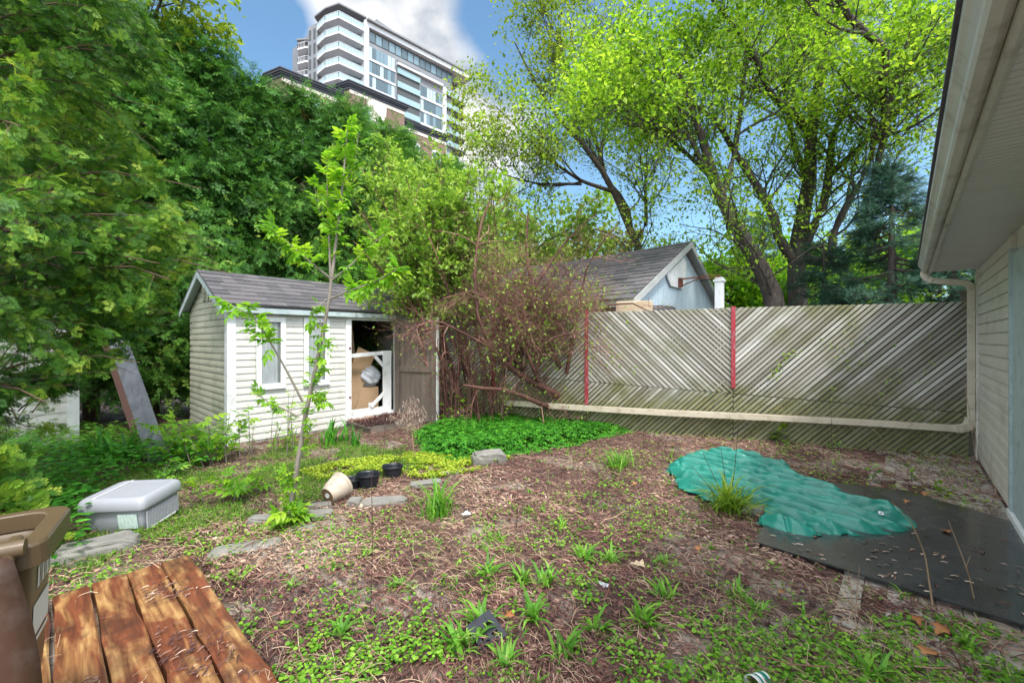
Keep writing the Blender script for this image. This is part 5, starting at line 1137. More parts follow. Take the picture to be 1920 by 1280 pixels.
# lid hanging down on the near side
mb = MB(); n = 14; V = []
for i in range(n+1):
    z = .945-.62*i/n; o_ = .385+.03*math.sin(i/n*3.1)
    for j in range(13):
        a0_ = .04-.06*math.sin(min(i/n*2.6, 1.57)); a = a0_+(.54-a0_)*j/12; e = ((j/12-.5)*2)**6; ee = (i/n)**8
        V.append(Bp(a+.0*e, o_+.035*(1-e)*(1-ee)+.02*math.sin(j*.9)*.3, z))
F = [[i*13+j, i*13+j+1, (i+1)*13+j+1, (i+1)*13+j] for i in range(n) for j in range(12)]
mb.add(np.array(V), F); o = child(mb, 'lid', M['lid'], bi, smooth=True); sm = o.modifiers.new('s', 'SOLIDIFY'); sm.thickness = .012
mb = MB(); mb.tube([Bp(.10, .455, .40), Bp(.42, .455, .40)], .013, 10); mb.tube([Bp(.10, .455, .40), Bp(.10, .42, .37)], .013, 8); mb.tube([Bp(.42, .455, .40), Bp(.42, .42, .37)], .013, 8); child(mb, 'lid_handle', M['lid'], o, smooth=True)
# white print on the right side of the bin: bars of a worn two-line marking
mb = MB()
def bside(t_, z): k = (z-.55)/.31; ins = .04-.010*k; return BR+bw*(ins-.0015)+bp*t_+UP*z
for z0, z1, lst in ((.775, .835, [(.07, .082), (.092, .097), (.104, .119), (.129, .135), (.146, .164), (.174, .179), (.19, .21)]), (.64, .735, [(.08, .24)]), (.615, .628, [(.08, .24)])):
    for a, b in lst: mb.add([bside(a, z0), bside(b, z0), bside(b, z1), bside(a, z1)], [[0, 1, 2, 3]])
child(mb, 'side_print', M['white_print'], bi)
for s_ in (0, 1):
    mb = MB(); a = -.0+.5*s_; mb.tube([Bp(a-.03, .32, .10), Bp(a+.03, .32, .10)], .10, 20); child(mb, 'wheel', M['rubber'], bi)
# ------------------------------------------------------------ grey storage tote
tl = thing('storage_tote', 'grey plastic storage tote lying among green plants left of the sapling', 'storage box', (-2.79, 3.2, 0), R(4)); bpy.context.view_layer.update()
def rrect(x0, x1, y0, y1, z, r_, n=5):
    P = []
    for cx, cy, a0_ in ((x0+r_, y0+r_, 180), (x1-r_, y0+r_, 270), (x1-r_, y1-r_, 0), (x0+r_, y1-r_, 90)):
        for k in range(n): a = R(a0_+90*k/(n-1)); P.append(A(cx+r_*math.cos(a), cy+r_*math.sin(a), z))
    return P
mb = MB(); g = [rrect(-.49+i_, -i_, i_, .42-i_, z, .04) for i_, z in ((.055, .0), (.045, .012), (.028, .10), (.018, .165))]
loft(mb, g); mb.add(g[0], [list(range(20))[::-1]]); o = mb.out('body', M['tote'], tl, smooth=True)
mb = MB(); g = [rrect(-.49+i_, -i_, i_, .42-i_, z, .045) for i_, z in ((.03, .16), (.0, .158), (-.006, .17), (-.004, .205), (.006, .225), (.022, .235), (.045, .236), (.06, .232))]
loft(mb, g); mb.add(g[-1], [list(range(20))]); mb.out('lid', M['tote'], tl, smooth=True)
mb = MB(); mb.prism([A(-.20, .023, .05), A(-.06, .023, .05), A(-.06, .013, .14), A(-.20, .013, .14)], A(0, -.003, 0)); mb.out('label', M['label'], tl)
mb = MB()
for k in range(22): mb.box(A(-.012+.0, .05+.015*k, .09), (.012, .007, .11))
mb.out('ribs', M['tote'], tl)
mb = MB(); mb.box(A(-.008, .2, .035), (.008, .26, .008)); mb.box(A(-.38, .20, .238), (.006, .38, .006)); mb.out('moulding', M['white_print'], tl)
tl.rotation_euler = (R(3), R(-1), R(4)); tl.scale = (.98, 1.02, 1.28)
# ------------------------------------------------------------ stones
def stone(px, py, r_, h_, lbl, seed, rot=0.0, cat='stone', name='flat_stone'):
    c = G(px, py); o = lump(name, (c[0], c[1], h_*.25), (r_[0], r_[1], h_), M['stone'], lbl, cat, seed, .45, 24, .42, rot=rot); return o
def rock(px, py, r_, h_, lbl, seed, rot):
    stone(px, py, r_, h_, lbl, seed, rot, 'rock', 'rock')
rock(182, 1040, (.21, .11), .085, 'rough layered grey rock between the tote and the timber platform', 21, R(38))
for px, py, a, h_, lbl, sd, rt in ((462, 1032, (.22, .085), .035, 'long flat grey edging stone right of the timber platform corner', 4, R(25)), (582, 972, (.17, .08), .04, 'flat grey edging stone just right of the sapling base', 5, R(25)),
        (562, 998, (.11, .05), .035, 'small flat stone at the foot of the sapling', 6, R(10)), (488, 980, (.085, .05), .05, 'small bluish stone left of the sapling base', 7, 0), (718, 942, (.20, .08), .03, 'half buried brown grey stone below the black pots', 8, R(15)),
        (800, 908, (.16, .07), .03, 'flat stone left of the tall grassy weed', 9, R(20)), (850, 888, (.14, .06), .03, 'flat stone between the pots and the concrete block', 10, R(25)), (600, 950, (.10, .04), .03, 'small stone beside the tipped beige pot', 12, R(20)), (665, 946, (.06, .05), .05, 'dark pointed stone right of the tipped beige pot', 13, 0)):
    stone(px, py, a, h_, lbl, sd, rt)
stone(918, 868, (.20, .10), .12, 'chunky grey concrete block at the edge of the green groundcover', 31, R(12), 'block', 'concrete_block')
stone(1410, 962, (.12, .06), .05, 'rounded brown stone beside the lily clump at the tarp', 33, 0)
# ------------------------------------------------------------ pots
def pot(px, py, rt, rb, h_, m, lbl, name='plant_pot', tilt=None, deform=.0):
    c = G(px, py); mb = MB(); an = np.arange(32)*2*np.pi/32
    prof = [(0, .004), (rb*.96, .0), (rb, .01), (rt*.93, h_*.86), (rt*.93, h_*.87), (rt*.99, h_*.88), (rt, h_*.99), (rt*.985, h_), (rt*.93, h_*.995), (rt*.90, h_*.85), (rb*.93, .02), (0, .018)]
    mb.lathe(prof, (0, 0, 0), sides=32); o = mb.out(name, m, smooth=True)
    me = o.data; 
    for v in me.vertices:
        a = math.atan2(v.co.y, v.co.x); k = 1+deform*math.cos(2*a+1)*(v.co.z/h_); v.co.x *= k; v.co.y *= 2-k
        if deform: v.co.z += deform*.12*h_*math.sin(3*a)*(v.co.z/h_)*3
    o.location = c+A(0, 0, gz(c[0], c[1])-.01); o.scale = (.9, .9, .95)
    if tilt: o.rotation_euler = tilt
    return tag(o, lbl, 'plant pot')
pot(690, 912, .132, .10, .17, M['black_plastic'], 'middle black plastic nursery pot standing open on the lawn', deform=.05)
pot(736, 893, .125, .095, .155, M['black_plastic'], 'farthest black plastic pot sunk in yellow green groundcover', deform=.06)
pot(655, 915, .125, .095, .13, M['black_plastic'], 'black pot half hidden behind the tipped beige pot', deform=.06)
c = G(612, 948); pt = thing('tipped_pot', 'cream beige planter tipped on its side beside the black pots', 'plant pot', (c[0], c[1], .09)); bpy.context.view_layer.update()
axd = nrm(A(.42, .86, .30)); b0 = A(c[0]+.0, c[1]+.02, .085)
mb = MB(); mb.lathe([(.085, 0), (.09, .004), (.118, .08), (.136, .16), (.140, .19), (.150, .194), (.153, .215), (.148, .222), (.136, .218), (.115, .08), (.08, .02)], b0, axd, 36); child(mb, 'body', M['potcream'], pt, smooth=True)
mb = MB(); mb.lathe([(.025, .006), (.085, .004), (.0855, .012)], b0-axd*.0, axd, 30); child(mb, 'base', M['terracotta'], pt)
mb = MB(); mb.lathe([(.026, .008), (.030, -.004), (.022, -.004), (.020, .01), (0, .012)], b0, axd, 20); child(mb, 'drain_ring', M['white_print'], pt); pt.scale = (.84, .84, .84)
# ------------------------------------------------------------ tarpaulin
TPx = [(1248, 882), (1268, 868), (1300, 858), (1345, 850), (1400, 860), (1432, 864), (1445, 874), (1478, 880), (1490, 895), (1530, 912), (1580, 925), (1592, 948), (1625, 952), (1655, 948), (1690, 972), (1722, 996), (1715, 1006), (1650, 1018), (1590, 1014), (1540, 1020), (1480, 1012), (1440, 1002), (1424, 985), (1436, 968), (1405, 958), (1340, 948), (1290, 930), (1262, 912), (1268, 900)]
TG = np.array(gpoly(TPx)); lo_, hi_ = TG.min(0)-.05, TG.max(0)+.05; st_ = .007
gx_ = np.arange(lo_[0], hi_[0], st_); gy_ = np.arange(lo_[1], hi_[1], st_); X2, Y2_ = np.meshgrid(gx_, gy_, indexing='ij')
def pdist(x, y, P):
    d = np.full(x.shape, 9.)
    for i in range(len(P)):
        a, b = P[i-1], P[i]; ab = b-a; t_ = np.clip(((x-a[0])*ab[0]+(y-a[1])*ab[1])/(ab@ab), 0, 1); d = np.minimum(d, np.hypot(x-a[0]-t_*ab[0], y-a[1]-t_*ab[1]))
    return d
ins = inpoly(X2, Y2_, TG); dd_ = pdist(X2, Y2_, TG)*np.where(ins, 1, -1)
ta = nrm(A(TG[15][0]-TG[0][0], TG[15][1]-TG[0][1])) ; tb = A(-ta[1], ta[0])
a_ = X2*ta[0]+Y2_*ta[1]; b_ = X2*tb[0]+Y2_*tb[1]
wx = 1.1*fbm(a_*1.2, b_*1.6, 40, 3); wy = .9*fbm(a_*1.3+7, b_*1.5, 50, 3)
def ridge(x, y, s_): return 1-np.abs(2*fbm(x, y, s_, 2)-1)*2.0
h1 = ridge(a_*1.0+wx*1.6, b_*4.6+wy*2.6, 60); h2 = ridge(a_*2.6+wx*2.4, b_*9.5+wx*2.5, 70); h3 = ridge(a_*9+wy*4, b_*13+wx*5, 80)
edge = np.clip((dd_-.10*(fbm(X2*7, Y2_*7, 8, 3)-.48)+.01)/.12, 0, 1)**.6
crs = np.random.default_rng(3); nC = 150; ca = crs.uniform(a_.min(), a_.max(), nC); cb = crs.uniform(b_.min(), b_.max(), nC); cz = crs.random(nC)*.10; ct = crs.normal(size=nC)*.45
H4 = np.full(a_.shape, -9.)
for q_ in range(nC):
    u_ = (a_-ca[q_]); v_ = (b_-cb[q_]); u2 = u_*math.cos(ct[q_])+v_*math.sin(ct[q_]); v2 = -u_*math.sin(ct[q_])+v_*math.cos(ct[q_])
    H4 = np.maximum(H4, cz[q_]-np.sqrt((u2*.10)**2+(v2*.62)**2+1e-6)-.02*np.abs(vnoise(u2*8, v2*8+q_, q_)-.5))
H4 = (H4-np.median(H4[ins]))
def tri(x, k=.35): f_ = x-np.floor(x); return np.where(f_ < k, f_/k, (1-f_)/(1-k))
am = fbm(a_*1.7, b_*3, 95, 2); fa = .9*fbm(a_*1.1, b_*1.2, 96, 3); fb = .9*fbm(a_*1.6+3, b_*1.9, 97, 3)
L1 = tri(b_*5.2+a_*.55+fa*3.6, .62)**1.15; L2 = tri(b_*9.5-a_*2.2+fb*3.5, .35); L3 = tri(b_*3.0+a_*5.5+fb*4.2+fa*2, .5); L4 = tri(b_*19+a_*4+fa*7+fb*4, .4)
def groove(ph, w_, gate): f_ = np.abs(ph-np.round(ph)); return np.clip(1-f_/w_, 0, 1)**.8*np.clip(gate, 0, 1)
def gate(s_, sc_, th): return (fbm(a_*sc_, b_*sc_*1.6, s_, 2)-th)*7
G1 = groove(b_*5.0+a_*.35+fa*1.9, .17, gate(201, .9, .34)); G2 = groove(b_*8.5-a_*1.5+fb*2.3, .17, gate(202, 1.1, .42)); G3 = groove(b_*4.0+a_*3.4+fb*2.5, .10, gate(203, 1.2, .50)); G4 = groove(b_*17+a_*1.8+fa*4.5, .25, gate(204, 1.6, .46)); G5 = groove(b_*13-a_*4.5+fb*4, .22, gate(205, 1.8, .52))
plate = .040*np.cos(2*np.pi*(b_*5.0+a_*.35+fa*1.9)+np.pi)+.016*np.cos(2*np.pi*(b_*8.5-a_*1.5+fb*2.3)+np.pi)
Hh = edge*(.068+plate*.9-.070*G1-.052*G2-.046*G3-.022*G4-.020*G5+.006*L4+.06*H4); Hh = np.maximum(Hh, 0)+.006
Hh += .018*edge*np.clip(1-np.abs((b_-np.mean(TG@tb))/.5), 0, 1)
Hh = np.where(dd_ < 0, .003, Hh)+gz(X2, Y2_)*1.0+.012
keepm = dd_ > -.006+.10*(fbm(X2*7, Y2_*7, 8, 3)-.48)
nx, ny = X2.shape; i_ = np.arange(nx-1)[:, None]*ny+np.arange(ny-1)[None]
Fq = np.stack([i_, i_+ny, i_+ny+1, i_+1], -1).reshape(-1, 4); kf = keepm.ravel()[Fq].all(1)
sx_ = .02*(vnoise(a_*14, b_*14, 90)-.5); sy_ = .02*(vnoise(a_*14, b_*14+5, 91)-.5)
tp_ = build('tarpaulin', np.stack([X2+sx_, Y2_+sy_, Hh], -1).reshape(-1, 3), Fq[kf], M['tarp'], smooth=True)
tag(tp_, 'crumpled teal green tarpaulin heaped over the dark mat and mulch', 'tarpaulin')
so = tp_.modifiers.new('s', 'SOLIDIFY'); so.thickness = .003
c = G(1652, 966, .12); mb = MB(); mb.lathe([(.008, 0), (.017, .003), (.02, 0), (.017, -.003)], (0, 0, 0), (0, -.5, .8), 20); g_ = mb.out('grommet', M['white_print'], smooth=True)
ix = int((c[0]-lo_[0])/st_); iy = int((c[1]-lo_[1])/st_); g_.location = (c[0], c[1], float(Hh[ix-2:ix+3, iy-2:iy+3].max())+.014); g_.parent = tp_
# ------------------------------------------------------------ rubber mat
MP = [A(1.75, 3.05), A(3.05, 1.72), A(4.35, 1.75), A(4.1, 3.10), A(3.81, 4.09), A(2.95, 4.42)]
mb = MB(); zt = .045; mb.prism([A(p[0], p[1], zt) for p in MP][::1], -UP*.012); tag(mb.out('rubber_mat', M['mat']), 'large wet black rubber mat on the ground beneath the teal tarpaulin', 'mat')
# ------------------------------------------------------------ small litter things
c = G(912, 1200); bt_ = thing('plastic_tray', 'broken black plastic tray with slots lying among weeds near the camera', 'tray', (c[0], c[1], .05), R(40)); bpy.context.view_layer.update()
bt_.rotation_euler = (R(22), R(-12), R(38))
mb = MB(); 
for x0, x1, y0, y1 in ((-.07, .07, -.075, -.045), (-.07, .07, .045, .075), (-.07, -.045, -.045, .045), (.045, .07, -.045, .045), (-.010, .010, -.045, .045), (-.045, -.01, -.008, .008), (.01, .045, -.025, .012), (-.045, -.01, .03, .045), (.01, .045, .03, .045)):
    mb.box(((x0+x1)/2, (y0+y1)/2, 0), (x1-x0, y1-y0, .004))
mb.out('plate', M['black_plastic'], bt_)
mb = MB(); mb.box((0, -.076, -.016), (.144, .003, .036)); mb.box((0, .076, -.016), (.144, .003, .036)); mb.box((.0715, 0, -.016), (.003, .15, .036)); mb.box((-.0715, 0, -.016), (.003, .15, .036)); mb.out('flange', M['black_plastic'], bt_)
mb = MB(); mb.lathe([(.018, 0), (.02, .012), (.012, .014), (.01, .004)], (-.03, -.055, .001), sides=18); mb.out('stud', M['black_plastic'], bt_)
def scrap(px, py, s_, m, lbl, name, z=.03, seed=0, kx=1.4):
    c = G(px, py); n = 7; r2 = np.random.default_rng(seed); g = np.linspace(-1, 1, n); XX, YY = np.meshgrid(g, g, indexing='ij'); ZZ = r2.normal(size=XX.shape)*.16+.25*XX*YY
    V = np.stack([XX*s_*kx+r2.normal(size=XX.shape)*s_*.07, YY*s_+r2.normal(size=XX.shape)*s_*.07, ZZ*s_], -1).reshape(-1, 3)
    ii = np.arange(n-1)[:, None]*n+np.arange(n-1); F = np.stack([ii, ii+n, ii+n+1, ii+1], -1).reshape(-1, 4)
    o = build(name, V, F, m, smooth=False); o.location = (c[0], c[1], z+.015); o.rotation_euler = (0.1, .1, seed); so = o.modifiers.new('s', 'SOLIDIFY'); so.thickness = .002; return tag(o, lbl, 'scrap')
scrap(875, 972, .028, M['white'], 'small white paper scrap in the mulch right of the grassy weed', 'paper_scrap', seed=1)
scrap(1132, 1108, .022, M['plastic_bag'], 'crumpled silvery plastic scrap in the mulch', 'plastic_scrap', seed=2)
scrap(1195, 1068, .03, M['tan'], 'pale tan curled scrap in the mulch below the lily clump', 'leaf_scrap', seed=3)
c = G(1432, 1282); cu = thing('drink_cup', 'crushed white and green drink cup at the bottom edge', 'cup', (c[0], c[1]-.01, .035), R(20)); cu.rotation_euler = (R(88), 0, R(-60)); bpy.context.view_layer.update()
mb = MB(); mb.lathe([(.026, 0), (.034, .05), (.038, .09), (.040, .092), (.040, .088)], sides=26); mb.out('shell', M['white_print'], cu, smooth=True)
mb = MB(); mb.lathe([(.0285, .012), (.0365, .07)], sides=26); mb.out('green_band', M['tarp'], cu, smooth=True)
# big dry leaves
for i, (px, py, s_, z) in enumerate(((1742, 1235, .085, .03), (1765, 1192, .07, .03), (1720, 1180, .05, .05), (1775, 1008, .06, .05), (1700, 950, .045, .05), (1308, 1036, .05, .03), (955, 1168, .05, .04), (1735, 932, .06, .03), (1262, 838, .05, .03), (1718, 852, .07, .02), (1190, 912, .04, .03), (1468, 1120, .05, .03))):
    c = G(px, py); V, F, rr = scatter(LOBED[0]*A(1, 1, 2.2), LOBED[1], np.array([[0., 0, 0]]), hdir(1), UP[None]+rdir(1)*.25, np.array([s_*1.6])); 
    where = ['largest curled orange brown leaf at the lower right corner', 'orange brown leaf above the largest curled leaf', 'small brown leaf left of the dry stalk base', 'tan leaf lying on the bare right part of the mat', 'brown leaf on the mat beside the tarp grommet', 'orange leaf in the mulch below the lily clump',
             'pale curled leaf touching the black plastic tray', 'brown leaf on the pale paving by the house wall', 'rusty leaf near the right end of the green groundcover', 'bright orange leaf below the lattice near the downspout', 'brown leaf in the mulch centre left of the tarp', 'brown leaf at the edge of the dark mat'][i]
    o = build('dry_leaf', V-V.mean(0), F, M['dryleaf'], rnd=rr, smooth=True); o.location = (c[0], c[1], z+s_*.15); so = o.modifiers.new('s', 'SOLIDIFY'); so.thickness = .002
    tag(o, where, 'leaf', 'fallen large dry leaves')
# ------------------------------------------------------------ plants one can count
def tuft(name, lbl, px, py, n, ln, m, spread=.5, wid=1.0, tm=BLADE, cat='plant', r0=.03, up_=1.0, size_j=.35, group='weeds and tufts growing in the yard'):
    c = G(px, py); d = nrm(rng.normal(size=(n, 3))*A(spread, spread, .15)+A(0, 0, up_)); p = c+rng.normal(size=(n, 3))*A(r0, r0, 0); p[:, 2] = gz(p[:, 0], p[:, 1])
    out_ = nrm(d*A(1, 1, 0)+1e-6); nn = nrm(UP*.3-out_+d*.0); nn = -nn; nn = nrm(np.cross(np.cross(d, UP+out_), d)*-1+1e-6); nn = nrm(-out_*.0+UP-d*(d@UP)[:, None]+1e-4*rdir(n))
    s_ = ln*(1+size_j*rng.normal(size=n)).clip(.35, 1.6); S = np.stack([s_, s_*wid, s_*1.5], -1)
    V, F, rr = scatter(tm[0], tm[1], p, d, nn, S); o = build(name, V, F, m, rnd=rr, smooth=False, loc=(c[0], c[1], 0)); return tag(o, lbl, cat, group)
def leafy(name, lbl, px, py, h_, ns, size, m, tm=LEAF, per=9, lean=.25, bunch=.04, r0=.0, stem=None, cat='plant', Y=None, drp=.2, base_t=.15, group='weeds and tufts growing in the yard'):
    c = G(px, py); th = thing(name, lbl, cat, (c[0], c[1], 0), group=group); bpy.context.view_layer.update(); Ss = []
    for i in range(ns):
        b = c+A(rng.normal()*r0, rng.normal()*r0, 0); hh = h_*(.6+.5*rng.random()); a = rng.random()*6.28; l_ = lean*hh*rng.random()
        Ss.append(([b, b+A(math.cos(a)*l_*.4, math.sin(a)*l_*.4, hh*.55), b+A(math.cos(a)*l_, math.sin(a)*l_, hh)], (.004+.004*h_, .0015)))
    P, r = limbs_of(Ss, 8); V, F = tubes(P, r, 5); o = build('stem', V, [F], stem or M['bark_sap'], None, rng.random(len(F)), True); o.parent = th; o.matrix_parent_inverse = th.matrix_basis.inverted()
    p, T = along(P, per, base_t, bunch*.2); n = len(p); d = nrm(rdir(n)*A(1, 1, .4)+A(0, 0, .25)); s_ = size*(.6+.7*rng.random(n))
    V, F, rr = scatter(tm[0], tm[1], p, d, nrm(UP+rdir(n)*.4), s_); o = build('leaves', V, F, m, None, rr); o.parent = th; o.matrix_parent_inverse = th.matrix_basis.inverted()
    return th
tuft('lily_clump', 'dense yellow green strap leaved clump growing against the tarp', 1368, 962, 170, .26, M['lily'], .75, .9, r0=.05)
tuft('grass_tuft', 'tall narrow bluish green tuft left of the paper scrap', 822, 968, 120, .24, M['weed'], .32, 1.0, r0=.05)
tuft('grass_tuft', 'low bright tuft in the mulch left of the tarp', 1160, 875, 130, .20, M['weed'], .8, .8, r0=.06)
tuft('lily_shoots', 'fresh green shoots against the shed wall left of the step', 628, 832, 60, .26, M['goutweed'], .22, 1.6, r0=.10)
tuft('lily_shoots', 'broad green shoots in front of the cedar trunk near the leaning board', 205, 870, 60, .32, M['goutweed'], .4, 1.6, r0=.10)
tuft('grass_tuft', 'low tuft under the shed window', 545, 838, 50, .22, M['lily'], .3, 1.0, r0=.12)
tuft('grass_tuft', 'thin tuft growing at the corner of the shed step', 668, 838, 25, .2, M['goutweed'], .15, 1.4, r0=.03)
for i, (px, py, h_, s_, lbl) in enumerate(((862, 1222, .17, .14, 'tallest lance leaved weed left of the black tray'), (900, 1180, .16, .13, 'lance leaved weed directly behind the black tray'), (1000, 1168, .16, .13, 'lance leaved weed right behind the black tray'), (915, 1085, .10, .11, 'spreading light green rosette in the centre of the mulch'),
        (978, 1096, .10, .11, 'dark green rosette beside the light one in the mulch'), (1095, 1052, .13, .11, 'lance leaved weed in the mulch above the silvery scrap'), (1030, 1100, .10, .11, 'lance leaved weed left of the silvery scrap'), (1205, 1180, .12, .12, 'upright weed right of centre near the bottom'), (1060, 1240, .10, .11, 'weed in front and right of the black tray'),
        (1140, 1055, .1, .1, 'small weed right of the mulch centre'), (1380, 1120, .08, .09, 'weed beside the left edge of the dark mat'), (1420, 1150, .07, .09, 'weed at the lower left of the mat'), (1240, 1060, .07, .08, 'weed below the lily clump'), (1640, 1275, .10, .12, 'broad leaved weed at the bottom right'), (1815, 1215, .09, .10, 'weed at the lower right between dry leaves'),
        (945, 1250, .07, .09, 'small weed in front of the black tray'), (1250, 1130, .08, .10, 'low weed left of the mat'), (1050, 990, .07, .08, 'low weed in the mulch centre'), (1120, 1190, .09, .1, 'weed between the tray and the bare pavers'), (640, 1190, .08, .10, 'dark glossy broad leaved weed right of the timbers'), (745, 1100, .07, .08, 'low weed left of the mulch centre'))):
    tuft('leafy_weed', lbl, px, py, 34, s_*.95, M['weed'], .75, 2.4, tm=BLADE, r0=.02, up_=.9)
leafy('young_shrub', 'young reddish green shrub growing in front of the lattice fence', 1462, 830, .34, 9, .085, M['lily'], ROUND, 6, .5, r0=.05)
leafy('tall_weed', 'tall thin weed with fresh leaves at the left side of the fence', 940, 800, .75, 3, .10, M['sapleaf'], COMP3, 10, .2, r0=.03)
leafy('tall_weed', 'fresh leafy weed beside the open shed door', 852, 800, .55, 5, .12, M['sapleaf'], COMP3, 8, .4, r0=.08)
leafy('tall_weed', 'slim weed climbing the fence right of the second red post', 1612, 815, .95, 2, .06, M['weed'], LEAF, 14, .1, r0=.02)
leafy('tall_weed', 'vine like weed climbing the lattice left of the downspout', 1748, 845, .75, 5, .07, M['weed'], LEAF, 16, .1, r0=.04)
leafy('tall_weed', 'thin weed with small leaf clusters under the shed window', 470, 852, .60, 2, .07, M['bushleaf'], COMP3, 12, .1, r0=.02)
leafy('tall_weed', 'leafy sapling weed against the shed wall under the first window', 510, 855, .60, 3, .09, M['sapleaf'], COMP3, 9, .25, r0=.06)
leafy('tall_weed', 'upright leafy weed against the shed wall between the windows', 545, 850, .85, 4, .08, M['sapleaf'], COMP3, 16, .15, r0=.08)
leafy('low_shrub', 'bright leafy shrub at the left corner of the shed', 385, 872, .62, 12, .16, M['sapleaf'], COMP, 9, .6, r0=.15, cat='shrub')
leafy('low_shrub', 'bright leafy shrub left of the shed corner shrub', 325, 868, .42, 10, .13, M['sapleaf'], COMP, 8, .6, r0=.15, cat='shrub')
leafy('ash_seedling', 'low ash seedling spreading left of the sapling stem', 440, 935, .30, 8, .15, M['sapleaf'], COMP, 6, .8, r0=.09)
leafy('ash_seedling', 'leafy shoots at the foot of the ash sapling', 542, 985, .18, 7, .14, M['sapleaf'], COMP, 5, 1.0, r0=.04)
leafy('ash_seedling', 'low seedling right behind the grey tote', 300, 905, .20, 6, .12, M['weed'], COMP, 6, .8, r0=.12)
leafy('tall_weed', 'small yellow green seedling on the mulch right of the tarp', 1705, 900, .20, 3, .05, M['sapleaf'], LEAF, 8, .3, r0=.02)
leafy('tall_weed', 'thin weed standing in the mulch between tarp and fence', 1640, 905, .24, 3, .05, M['weed'], LEAF, 8, .3, r0=.02)
leafy('tall_weed', 'pale weed by the paving in front of the house wall', 1765, 935, .16, 4, .06, M['lily'], LEAF, 8, .3, r0=.02)
leafy('tall_weed', 'small weed in front of the lattice left of the climbing weed', 1560, 845, .20, 4, .05, M['weed'], LEAF, 8, .3, r0=.06)
leafy('tall_weed', 'low weeds against the lattice right of the young shrub', 1530, 818, .22, 7, .05, M['weed'], LEAF, 8, .4, r0=.12)
# vines on the lattice
th = thing('fence_vine', 'small green vine clinging to the lattice right of the second post', 'vine', tuple(Fp(2.0, .03, 1.2))); bpy.context.view_layer.update()
vl = [([Fp(2.22, .035, .9), Fp(2.15, .035, 1.05), Fp(2.05, .04, 1.22), Fp(1.95, .035, 1.34), Fp(1.86, .035, 1.30)], (.004, .002))]
P, r = limbs_of(vl, 10); V, F = tubes(P, r, 4); o = build('stem', V, [F], M['drystem']); o.parent = th; o.matrix_parent_inverse = th.matrix_basis.inverted()
p, T = along(P, 60, .1, .03); p[:, 1] -= .02; V, F, rr = scatter(LEAF[0], LEAF[1], p, rdir(len(p)), FN+rdir(len(p))*.5, .04*np.ones(len(p))); o = build('leaves', V, F, M['bushleaf'], None, rr); o.parent = th; o.matrix_parent_inverse = th.matrix_basis.inverted()
th = thing('fence_vine', 'sparse vine leaves poking through the lattice near the downspout', 'vine', tuple(Fp(.7, .03, 1.0))); bpy.context.view_layer.update()
p = np.array([Fp(rng.uniform(.15, 1.6), .03, rng.uniform(.6, 1.7)) for _ in range(26)]); p = np.repeat(p, 4, 0)+rng.normal(size=(104, 3))*.02
V, F, rr = scatter(LEAF[0], LEAF[1], p, rdir(len(p)), FN+rdir(len(p))*.5, .035*np.ones(len(p))); o = build('leaves', V, F, M['bushleaf'], None, rr); o.parent = th; o.matrix_parent_inverse = th.matrix_basis.inverted()
# dry flower stalks by the step
c = G(778, 862); th = thing('dry_flower', 'dead grey brown flower stalks with drooping seed heads before the shed step', 'dry plant', tuple(c)); bpy.context.view_layer.update()
Ss = [([c, W(771, 800, 5.3), W(768+dx*.6, 790-hh*.6, 5.3), W(768+dx, 790-hh, 5.3)], (.006, .002)) for dx, hh in ((-38, 10), (-22, 20), (-8, 38), (2, 46), (14, 42), (26, 30), (34, 12), (8, 20), (-4, 8))]
P, r = limbs_of(Ss, 10); V, F = tubes(P, r, 4); o = build('stem', V, [F], M['drystem']); o.parent = th; o.matrix_parent_inverse = th.matrix_basis.inverted()
for q_ in range(len(P)):
    p, T = along(P[q_:q_+1], 60, .72, .022); V, F, rr = scatter(BLADE[0], BLADE[1], p, nrm(rdir(len(p))*.6-UP), rdir(len(p)), np.stack([.055*np.ones(len(p)), .09*np.ones(len(p)), .06*np.ones(len(p))], -1)); o = build('seed_head', V, F, M['dryflower'], None, rr); o.parent = th; o.matrix_parent_inverse = th.matrix_basis.inverted()
def stalks(name, lbl, Ss, m, head=0):
    P, r = limbs_of(Ss, 12); V, F = tubes(P, r, 5); o = build(name, V, [F], m, None, rng.random(len(F)), True, loc=tuple(P[0, 0])); tag(o, lbl, 'dry stalk'); return o
def Gs(px, py): return G(px, py)
Yd = G(1755, 1135)[1]
stalks('dry_stalk', 'long dry brown stalk arching over the right side of the mat', [([G(1750, 1140), W(1744, 1100, Yd), W(1735, 1040, Yd), W(1712, 985, Yd+.05), W(1672, 940, Yd+.1)], (.006, .0015)), ([W(1735, 1040, Yd), W(1715, 990, Yd-.03), W(1698, 955, Yd-.05)], (.003, .001))], M['drystem'])
stalks('dry_stalk', 'second dry stalk standing close to the mat at the lower right', [([G(1832, 1170), W(1828, 1130, Yd), W(1818, 1080, Yd), W(1800, 1030, Yd+.05), W(1778, 975, Yd+.1)], (.005, .0015)), ([W(1818, 1080, Yd), W(1812, 1060, Yd-.05), W(1820, 1040, Yd-.05)], (.003, .001))], M['drystem'])
stalks('dry_stalk', 'pair of thin brown stalks at the front edge of the mat', [([G(1600, 1160), W(1596, 1110, 2.3), W(1590, 1068, 2.3)], (.003, .001)), ([G(1606, 1162), W(1606, 1110, 2.3), W(1612, 1060, 2.3)], (.003, .001))], M['drystem'])
c = G(1368, 955)
